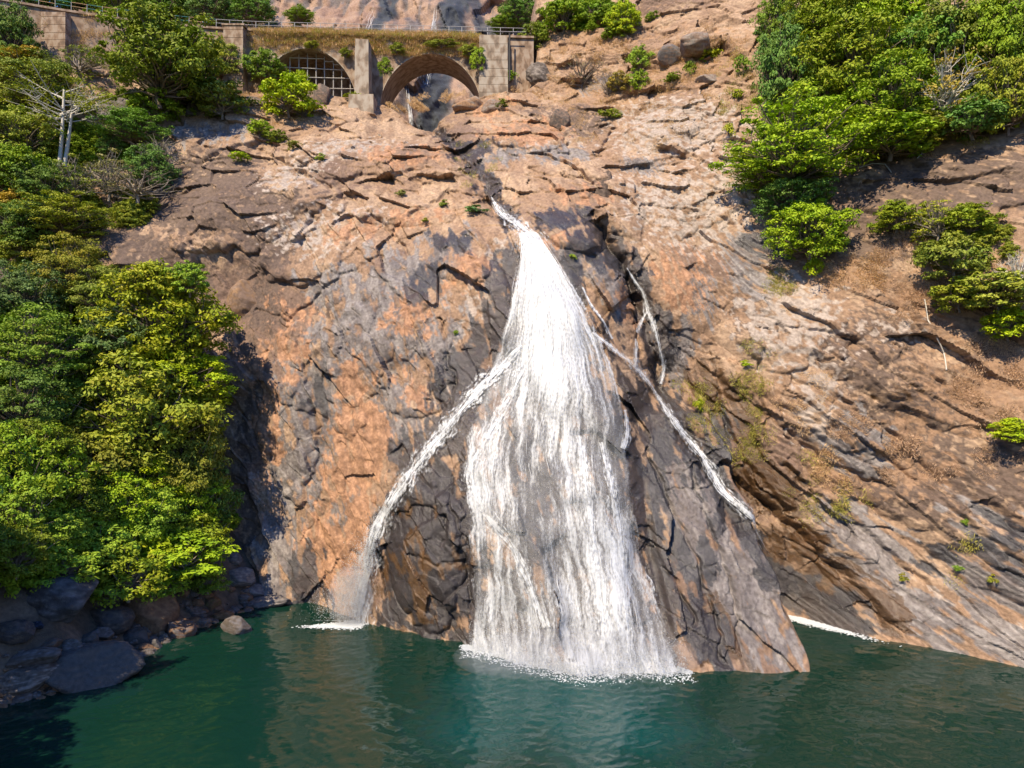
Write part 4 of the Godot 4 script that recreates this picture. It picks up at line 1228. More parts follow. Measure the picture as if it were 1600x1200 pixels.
	mesh_node("cable_tray", top.mesh(), steel_dark, via)
	# railing: one post each 1.9 m, two rails between neighbours
	x = -72.0
	var bay := 0
	while x < 0.8:
		var post := Solid.new()
		var b := Vector3(x, deck_y(x), via_z(x) + 0.1)
		post.bar(b - o, b + Vector3(0, 1.2, 0) - o, 0.045)
		var mat: Material = steel_pale
		if x < -44.0: mat = steel_teal if bay % 2 == 0 else steel_ochre
		mesh_node("railing_post", post.mesh(), steel_pale, via)
		var x1 := x + 1.9
		var rail := Solid.new()
		for h in [1.17, 0.62]:
			rail.bar(Vector3(x + 0.05, deck_y(x) + h, via_z(x) + 0.1) - o, Vector3(x1 - 0.05, deck_y(x1) + h, via_z(x1) + 0.1) - o, 0.04)
		mesh_node("rail", rail.mesh(), mat, via)
		bay += 1
		x = x1
	# scaffold frame in the second arch
	var sc := thing("scaffold", "grid of thin steel scaffold poles filling the left arch of the viaduct", "scaffold", Vector3(-30, 62, -106.5))
	var so := Vector3(-30, 62, -106.5)
	var px := [453, 467, 480.5, 494, 507, 521, 534, 547.5]
	var topy := [81, 81, 80, 84, 88, 93, 98, 107]
	for k in 8:
		var s := Solid.new()
		var a := at(px[k], topy[k], 106.5); var b := Vector3(a.x, 60.5, a.z)
		s.bar(a - so, b - so, 0.075)
		mesh_node("pole", s.mesh(), steel_pale, sc)
	for h in [[445, 90, 507, 92], [445, 105, 547, 110], [507, 96, 521, 96], [521, 101, 534, 101], [480, 121, 562, 123], [500, 138, 560, 139], [494, 153, 560, 153]]:
		var s := Solid.new()
		s.bar(at(h[0], h[1], 106.35) - so, at(h[2], h[3], 106.35) - so, 0.07)
		mesh_node("crossbar", s.mesh(), steel_pale, sc)

# ---------------------------------------------------------------- loose rocks
func boulder_mesh(sd: int, size: Vector3, tone: Color, tone2: Color, cuts: int, rough := 0.16) -> ArrayMesh:
	var r := RandomNumberGenerator.new(); r.seed = sd
	var n := noise(0.9, 4, sd); var cn := noise(1.6, 4, sd + 1)
	var planes := []
	for k in cuts:
		var d := Vector3(r.randfn(), r.randfn() * 0.8 + 0.2, r.randfn()).normalized()
		planes.append([d, r.randf_range(0.55, 0.85)])
	var nu := 56; var nv := 34
	var v := PackedVector3Array(); var c := PackedColorArray(); var idx := PackedInt32Array()
	for j in nv + 1:
		var th := PI * j / nv
		for i in nu + 1:
			var ph := TAU * (i % nu) / nu
			var d := Vector3(sin(th) * cos(ph), cos(th), sin(th) * sin(ph))
			var rad := 1.0 + rough * n.get_noise_3dv(d * 1.4)
			for p in planes:
				var q: float = d.dot(p[0])
				if q > 0.05: rad = minf(rad, p[1] / q)
			rad *= 1.0 + 0.03 * cn.get_noise_3dv(d * 4.0)
			v.append(d * rad * size)
			c.append(tone.lerp(tone2, smoothstep(-0.15, 0.35, cn.get_noise_3dv(d * Vector3(1.2, 3.0, 1.2)))))
	for j in nv:
		for i in nu:
			var a := j * (nu + 1) + i
			idx.append_array(PackedInt32Array([a, a + nu + 1, a + 1, a + 1, a + nu + 1, a + nu + 2]))
	var st := SurfaceTool.new()
	st.create_from_arrays(array_mesh(v, PackedVector3Array(), c, idx).surface_get_arrays(0))
	st.generate_normals()
	return st.commit()

func on_bank(px: float, py: float) -> Vector3:
	var d := 44.0
	while d < 90.0:
		var p := at(px, py, d)
		if p.y < bank_h(p.x, p.z) or (p.y < 0.0): return p
		d += 0.15
	return at(px, py, 70.0)

func build_boulders() -> void:
	var DK := Color(0.075, 0.07, 0.068); var DK2 := Color(0.14, 0.112, 0.088); var GR := Color(0.20, 0.185, 0.18); var PL := Color(0.36, 0.31, 0.26); var BR := Color(0.24, 0.13, 0.07); var BR2 := Color(0.34, 0.20, 0.10); var SL := Color(0.105, 0.098, 0.09)
	# px, py of the middle, width px, height px, depth ratio, tilt, tones, cuts, label
	var grp := "loose rocks along the left shore"
	var list := [
		[85, 930, 108, 62, 0.9, 0, DK, GR, 5, "large rounded grey boulder at the left edge below the bushes"],
		[165, 966, 66, 40, 0.9, 0, DK, DK2, 6, "smooth dark boulder between the large grey and the brown boulder"],
		[232, 945, 92, 70, 0.8, 0, BR, BR2, 6, "large reddish-brown boulder under the bright green shrub"],
		[120, 1045, 165, 62, 0.8, 8, SL, DK2, 8, "broad flat dark slab sloping into the pool at lower left"],
		[30, 1062, 120, 34, 0.7, 10, DK2, PL, 7, "long pale-topped slab at the left picture edge by the water"],
		[40, 1030, 90, 26, 0.6, 12, DK2, GR, 7, "thin tilted slab behind the pale-topped slab"],
		[210, 998, 44, 30, 0.9, -10, SL, SL, 7, "square blue-grey block beside the broad dark slab"],
		[242, 1008, 20, 17, 0.9, 20, SL, GR, 6, "small pointed grey stone at the tip of the dark slab"],
		[278, 983, 46, 34, 0.9, 0, BR, GR, 6, "brown and grey stone at the waterline below the brown boulder"],
		[246, 988, 18, 13, 0.9, 0, BR2, PL, 5, "small tan stone left of the brown and grey waterline stone"],
		[257, 996, 16, 10, 0.9, 0, PL, BR2, 5, "tiny tan stone touching the water below the brown boulder"],
		[368, 980, 48, 30, 0.9, 0, DK2, GR, 14, "jagged pale-topped rock standing alone in the shallow water"],
		[404, 942, 84, 18, 0.7, 9, GR, PL, 7, "long pale slab pointing right along the foot of the cliff"],
		[370, 900, 56, 24, 0.8, 0, GR, PL, 7, "sunlit pale block wedged above the long pale slab"],
		[366, 872, 26, 18, 0.9, 0, GR, PL, 6, "small grey stone above the sunlit pale block"],
		[318, 974, 22, 14, 0.9, 0, GR, BR2, 5, "small brown stone right of the waterline stone"],
		[330, 942, 26, 18, 0.9, 0, BR, Color(0.2, 0.17, 0.05), 5, "mossy yellow-brown stone behind the jagged rock"],
		[345, 962, 36, 12, 0.7, 0, Color(0.22, 0.12, 0.04), BR2, 4, "flat orange-brown stone half under water"],
		[305, 955, 26, 14, 0.9, 0, DK2, GR, 6, "small dark stone between the brown boulder and the mossy stone"],
		[110, 1010, 34, 24, 0.9, 15, DK2, GR, 7, "upright dark stone behind the broad dark slab"],
		[135, 998, 28, 22, 0.9, 0, SL, DK2, 7, "blue-black block right of the upright dark stone"],
		[155, 990, 40, 16, 0.9, 0, DK2, GR, 6, "low grey stone under the smooth dark boulder"],
		[70, 1010, 46, 18, 0.8, 10, DK2, BR, 6, "brownish slab left of the upright dark stone"],
		[400, 925, 46, 22, 0.8, -10, GR, PL, 8, "rough grey rock heap at the cliff foot above the long pale slab"],
		[20, 985, 60, 30, 0.9, 0, DK, DK2, 6, "black rock at the left edge under the large grey boulder"],
	]
	for b in list:
		var p := on_bank(b[0], b[1] + b[3] * 0.30)
		var s: float = -p.z / LENS
		var size := Vector3(b[2] * 0.56 * s, b[3] * 0.62 * s, b[2] * 0.5 * s * b[4])
		var o := mesh_node("shore_boulder", boulder_mesh(int(b[0]) * 7 + int(b[1]), size, b[6], b[7], b[8]), rock_mat)
		o.position = p + Vector3(0, size.y * 0.25, -size.z * 0.3)
		o.rotation.z = deg_to_rad(b[5])
		tag(o, b[9], "rock", grp)
	# rocks on the slopes
	var WR := Color(0.30, 0.20, 0.14)
	for b in [
		[500, 148, 44, 44, DK2, WR, 6, "dark upright boulder below the scaffolded arch of the viaduct"],
		[400, 157, 50, 22, DK2, WR, 5, "dark boulder under the overhanging shrub below the left pier"],
		[300, 168, 40, 24, DK2, GR, 5, "grey boulder beside the lime bush under the big viaduct tree"],
		[185, 165, 70, 44, DK2, GR, 6, "grey rock outcrop left of the big viaduct tree"],
		[845, 108, 40, 34, DK2, PL, 6, "rounded brown boulder on the slope right of the viaduct"],
		[1050, 78, 40, 30, GR, WR, 6, "grey boulder among dry grass on the upper right slope"],
		[1090, 62, 60, 30, WR, PL, 6, "wide tan boulder with a dark underside on the upper right slope"],
		[730, 160, 50, 34, Color(0.42, 0.24, 0.12), PL, 6, "orange-tan boulder under the right viaduct arch"],
		[770, 165, 34, 24, WR, PL, 6, "tan boulder at the foot of the right abutment"],
		[380, 460, 56, 56, WR, BR2, 5, "overhanging brown boulder above the black cleft left of the cliff"],
		[1110, 122, 44, 16, PL, WR, 5, "pale flat rock between green tufts on the upper right slope"],
		[875, 182, 30, 34, DK2, WR, 7, "dark angular block on the slope below the bare twigs"],
	]:
		var p := on_cliff(b[0], b[1] + b[3] * 0.2)
		var s: float = -p.z / LENS
		var size := Vector3(b[2] * 0.55 * s, b[3] * 0.6 * s, b[2] * 0.45 * s)
		var o := mesh_node("slope_boulder", boulder_mesh(int(b[0]) * 5 + int(b[1]), size, b[4], b[5], b[6]), rock_mat)
		o.position = p + Vector3(0, 0, -size.z * 0.25)
		tag(o, b[7], "rock", "boulders on the slopes")
	# the thin upright blade of rock right above the falls
	var p := on_cliff(945, 300)
	var bo := mesh_node("rock_blade", boulder_mesh(4711, Vector3(1.5, 2.9, 0.7), Color(0.12, 0.085, 0.06), Color(0.22, 0.155, 0.11), 7, 0.25), rock_mat)
	bo.position = p + Vector3(0, 0.1, -0.1)
	bo.rotation = Vector3(-0.2, 0.75, -0.35)
	tag(bo, "upright dark brown blade of rock above and right of the falls", "rock")


	# loose stones strewn between the boulders
	for kind in 2:
		var places := []
		for k in 240:
			var z := rng.randf_range(-72.0, -46.0)
			var x := shore_x(z) - absf(rng.randfn(0.8, 1.6)) + 0.5
			var r := rng.randf_range(0.15, 0.6) * rng.randf_range(0.6, 1.1)
			places.append(Transform3D(Basis(Vector3(rng.randfn(), rng.randfn(), rng.randfn()).normalized(), rng.randf() * TAU).scaled(Vector3(r * 1.3, r * 0.8, r)), Vector3(x, bank_h(x, z) + r * 0.2, z)))
		scatter("shore_gravel", ["dark loose stones strewn along the left shore", "brown loose stones strewn along the left shore"][kind], boulder_mesh(901 + kind, Vector3.ONE, [DK2, BR][kind], [GR, BR2][kind], 8), rock_mat, places, "gravel")
	# a heap of cloth left on the dark shore
	var hp := on_bank(54, 985)
	var heap := thing("cloth_bundle", "small heap of red and dark blue cloth on the shaded left shore", "cloth", hp)
	var c1 := mesh_node("cloth", boulder_mesh(71, Vector3(0.42, 0.30, 0.3), Color(0.02, 0.03, 0.06), Color(0.03, 0.05, 0.09), 4, 0.5), rock_mat, heap); c1.position = Vector3(0.25, 0.35, 0)
	var c2 := mesh_node("cloth", boulder_mesh(72, Vector3(0.30, 0.22, 0.28), Color(0.30, 0.015, 0.02), Color(0.36, 0.03, 0.03), 3, 0.5), rock_mat, heap); c2.position = Vector3(-0.2, 0.2, 0.25)
# ---------------------------------------------------------------- trees and shrubs
class Leaves:
	var v := PackedVector3Array(); var n := PackedVector3Array(); var c := PackedColorArray(); var idx := PackedInt32Array()
	func leaf(p: Vector3, up: Vector3, size: float, shade: Color, r: RandomNumberGenerator) -> void:
		var a := Vector3(r.randfn(), r.randfn(), r.randfn()).normalized()
		var nn := (up + a * 0.75).normalized()
		var u := nn.cross(Vector3(r.randfn(), r.randfn() * 0.5, r.randfn())).normalized()
		var w := nn.cross(u)
		var f := v.size()
		v.append(p - u * size); v.append(p + w * size * 0.45 + nn * size * 0.12); v.append(p + u * size); v.append(p - w * size * 0.45 + nn * size * 0.12)
		for k in 4:
			n.append(nn); c.append(shade)
		idx.append_array(PackedInt32Array([f, f + 1, f + 2, f, f + 2, f + 3]))
	func mesh() -> ArrayMesh:
		var a := []; a.resize(Mesh.ARRAY_MAX)
		a[Mesh.ARRAY_VERTEX] = v; a[Mesh.ARRAY_NORMAL] = n; a[Mesh.ARRAY_COLOR] = c; a[Mesh.ARRAY_INDEX] = idx
		var m := ArrayMesh.new(); m.add_surface_from_arrays(Mesh.PRIMITIVE_TRIANGLES, a)
		return m

class Wood:
	var v := PackedVector3Array(); var n := PackedVector3Array(); var idx := PackedInt32Array()
	func limb(a: Vector3, b: Vector3, ra: float, rb: float, bend: Vector3) -> void:
		var seg := 5; var sides := 5
		var first := v.size()
		for k in seg + 1:
			var t := float(k) / seg
			var p := a.lerp(b, t) + bend * sin(PI * t)
			var d := (b - a).normalized()
			var u := d.cross(Vector3(0.3, 0.2, 0.93)).normalized(); var w := d.cross(u)
			var rad := lerpf(ra, rb, t)
			for s in sides:
				var q := u * cos(TAU * s / sides) + w * sin(TAU * s / sides)
				v.append(p + q * rad); n.append(q)
		for k in seg:
			for s in sides:
				var i := first + k * sides + s; var j := first + k * sides + (s + 1) % sides
				idx.append_array(PackedInt32Array([i, i + sides, j, j, i + sides, j + sides]))
	func mesh() -> ArrayMesh:
		var a := []; a.resize(Mesh.ARRAY_MAX)
		a[Mesh.ARRAY_VERTEX] = v; a[Mesh.ARRAY_NORMAL] = n; a[Mesh.ARRAY_INDEX] = idx
		var m := ArrayMesh.new(); m.add_surface_from_arrays(Mesh.PRIMITIVE_TRIANGLES, a)
		return m

# crowns fill a unit ball round the origin; kind: dome, feather (flat sprays), sparse (few leaves, many twigs), bush, twigs
func crown(kind: String, sd: int) -> Array:
	var r := RandomNumberGenerator.new(); r.seed = sd
	var L := Leaves.new(); var W := Wood.new()
	var clumps := 240; var per := 85; var size := 0.031; var flat := 0.9; var rad := 0.15
	match kind:
		"feather": clumps = 190; per = 105; size = 0.025; flat = 0.65; rad = 0.16
		"sparse": clumps = 46; per = 45; size = 0.032; flat = 0.45; rad = 0.20
		"bush": clumps = 90; per = 65; size = 0.052; flat = 0.9; rad = 0.20
		"twigs": clumps = 40; per = 5; size = 0.03; flat = 0.6; rad = 0.2
		"small": clumps = 14; per = 42; size = 0.13; flat = 0.8; rad = 0.42
	var root := Vector3(0, -1.0, 0)
	var lobes := FastNoiseLite.new(); lobes.seed = sd; lobes.frequency = 1.0; lobes.noise_type = FastNoiseLite.TYPE_SIMPLEX_SMOOTH
	for k in clumps:
		var y := r.randf_range(-0.9, 1.0)
		var a := r.randf() * TAU
		var rr := sqrt(maxf(0.0, 1.0 - y * y)) if y > -0.4 else 0.92 * (1.0 + (y + 0.4) * 0.7)
		var deep := pow(r.randf(), 0.35)
		var cpos := Vector3(cos(a) * rr * deep, y * (0.55 + 0.45 * deep), sin(a) * rr * deep) * (1.0 - rad * 0.5)
		cpos *= 0.92 + 0.55 * lobes.get_noise_3dv(cpos * 1.3)
		cpos += Vector3(r.randfn(), r.randfn(), r.randfn()) * 0.06
		var cr := rad * r.randf_range(0.4, 1.55)
		var tone := r.randf_range(0.80, 1.15)
		var warm := r.randf_range(-0.14, 0.18)
		for q in per:
			var d := Vector3(r.randfn(), r.randfn(), r.randfn()).normalized()
			if d.y < -0.45: d.y *= -0.6
			var p := cpos + Vector3(d.x, d.y * flat, d.z) * cr * pow(r.randf(), 0.3)
			var s := tone * r.randf_range(0.75, 1.22)
			L.leaf(p, (d * 0.9 + Vector3(0, 0.35, 0) + cpos * 0.5).normalized(), size * r.randf_range(0.6, 1.6), Color(s * (1.0 + warm), s, s * (1.0 - warm)), r)
		var from := root.lerp(Vector3(cpos.x * 0.25, cpos.y * 0.4, cpos.z * 0.25), r.randf_range(0.3, 0.8))
		var thick := 0.012 if kind != "sparse" and kind != "twigs" else 0.017
		if kind != "small" or k % 3 == 0:
			W.limb(from, cpos, thick * 1.7, thick * 0.35, Vector3(r.randfn(), r.randfn() * 0.4 - 0.3, r.randfn()) * 0.09)
		if kind == "sparse" or kind == "twigs":
			for q in 4:
				var e := cpos + Vector3(r.randfn(), r.randfn() * 0.6 + 0.15, r.randfn()).normalized() * cr * 1.3
				W.limb(from.lerp(cpos, r.randf_range(0.5, 1.0)), e, thick * 0.6, thick * 0.2, Vector3(r.randfn(), r.randfn(), r.randfn()) * 0.03)
	W.limb(root, Vector3(r.randfn() * 0.05, 0.35, r.randfn() * 0.05), 0.045, 0.018, Vector3(r.randfn(), 0, r.randfn()) * 0.05)
	return [L.mesh(), W.mesh()]

func trunk_mesh(sd: int) -> ArrayMesh:      # unit height, from the ground up
	var r := RandomNumberGenerator.new(); r.seed = sd
	var W := Wood.new()
	W.limb(Vector3(0, -0.05, 0), Vector3(0, 1.05, 0), 1.0, 0.62, Vector3(r.randfn(), 0, r.randfn()) * 0.5)
	return W.mesh()

func leaf_mat(r: float, g: float, b: float) -> StandardMaterial3D:
	var m := StandardMaterial3D.new()
	m.vertex_color_use_as_albedo = true
	m.albedo_color = lin(r, g, b)
	m.roughness = 0.6; m.metallic_specular = 0.3
	m.backlight_enabled = true; m.backlight = Color(0.55, 0.62, 0.35)
	return m

var crowns := {}
var tints := {}
var barks := {}
var trunks := []
func plant(name_: String, px: float, py: float, d: float, w: float, h: float, kind: String, tint: String, bark: String, label: String, category: String, group: String, bury := 0.0) -> void:
	var root := Vector3.INF
	if group.begins_with("trees of the wood at the upper") or group.begins_with("trees and shrubs"):
		root = on_cliff(px, py + h * 0.5)
		d = -root.z - w * 0.2 * d / LENS
	elif category == "shrub" or category == "sapling" or label.contains("young"):
		root = on_bank(px, py + h * (0.55 if category != "sapling" else 1.1))
		d = -root.z - w * 0.25 * d / LENS
	var c := at(px, py, d)
	var s := d / LENS
	var rx := w * 0.58 * s; var ry := h * 0.58 * s
	var g := ground_y(c.x, c.z, c.y + ry) if root == Vector3.INF else root.y
	var foot := c.y - ry * 0.9
	if g < foot - 14.0: g = foot - 3.0
	if root == Vector3.INF and g > foot: g = foot
	if root != Vector3.INF:
		plant_at(name_, root, c, rx, ry, kind, tint, bark, label, category, group)
		return
	var o := thing(name_, label, category, Vector3(c.x, g, c.z), group)
	var meshes: Array = crowns[kind][rng.randi() % crowns[kind].size()]
	var b := Basis(Vector3.UP, rng.randf() * TAU).scaled(Vector3(rx, ry, rx * 0.95))
	b = Basis.from_scale(Vector3(rx, ry, rx * 0.95)) * Basis(Vector3.UP, rng.randf() * TAU)
	var cr := mesh_node("crown", meshes[0], tints[tint + str(rng.randi() % 3)], o)
	cr.transform = Transform3D(b, Vector3(0, c.y - g, 0))
	var li := mesh_node("limbs", meshes[1], barks[bark], o)
	li.transform = cr.transform
	if foot - g > 0.3:
		var tr := mesh_node("trunk", trunks[rng.randi() % trunks.size()], barks[bark], o)
		var thick := clampf(rx * 0.05, 0.06, 0.3)
		tr.transform = Transform3D(Basis.from_scale(Vector3(thick, foot - g + ry * 0.05, thick)), Vector3.ZERO)

# a plant that leans out of a slope: rooted at 'root', its crown round 'c'
func plant_at(name_: String, root: Vector3, c: Vector3, rx: float, ry: float, kind: String, tint: String, bark: String, label: String, category: String, group: String) -> void:
	var o := thing(name_, label, category, root, group)
	var meshes: Array = crowns[kind][rng.randi() % crowns[kind].size()]
	var cr := mesh_node("crown", meshes[0], tints[tint + str(rng.randi() % 3)], o)
	cr.transform = Transform3D(Basis.from_scale(Vector3(rx, ry, rx * 0.95)) * Basis(Vector3.UP, rng.randf() * TAU), c - root)
	var li := mesh_node("limbs", meshes[1], barks[bark], o)
	li.transform = cr.transform
	var W := Wood.new()
	var thick := clampf(rx * 0.05, 0.06, 0.28)
	W.limb(Vector3(0, -0.2, -0.4), c - root + Vector3(0, -ry * 0.55, 0), thick, thick * 0.6, Vector3(rng.randfn(), 0, rng.randfn()) * 0.15)
	mesh_node("trunk", W.mesh(), barks[bark], o)

func shrub_on_rock(px: float, py: float, w: float, h: float, kind: String, tint: String, label: String, group: String) -> void:
	var p := on_cliff(px, py + h * 0.45)
	var s := -p.z / LENS
	var o := thing("shrub", label, "shrub", p, group)
	var meshes: Array = crowns[kind][rng.randi() % crowns[kind].size()]
	var b := Basis.from_scale(Vector3(w * 0.5 * s, h * 0.5 * s, w * 0.42 * s)) * Basis(Vector3.UP, rng.randf() * TAU)
	var cr := mesh_node("crown", meshes[0], tints[tint + str(rng.randi() % 3)], o)
	cr.transform = Transform3D(b, Vector3(0, h * 0.42 * s, 0.1))
	var li := mesh_node("limbs", meshes[1], barks["brown"], o)
	li.transform = cr.transform

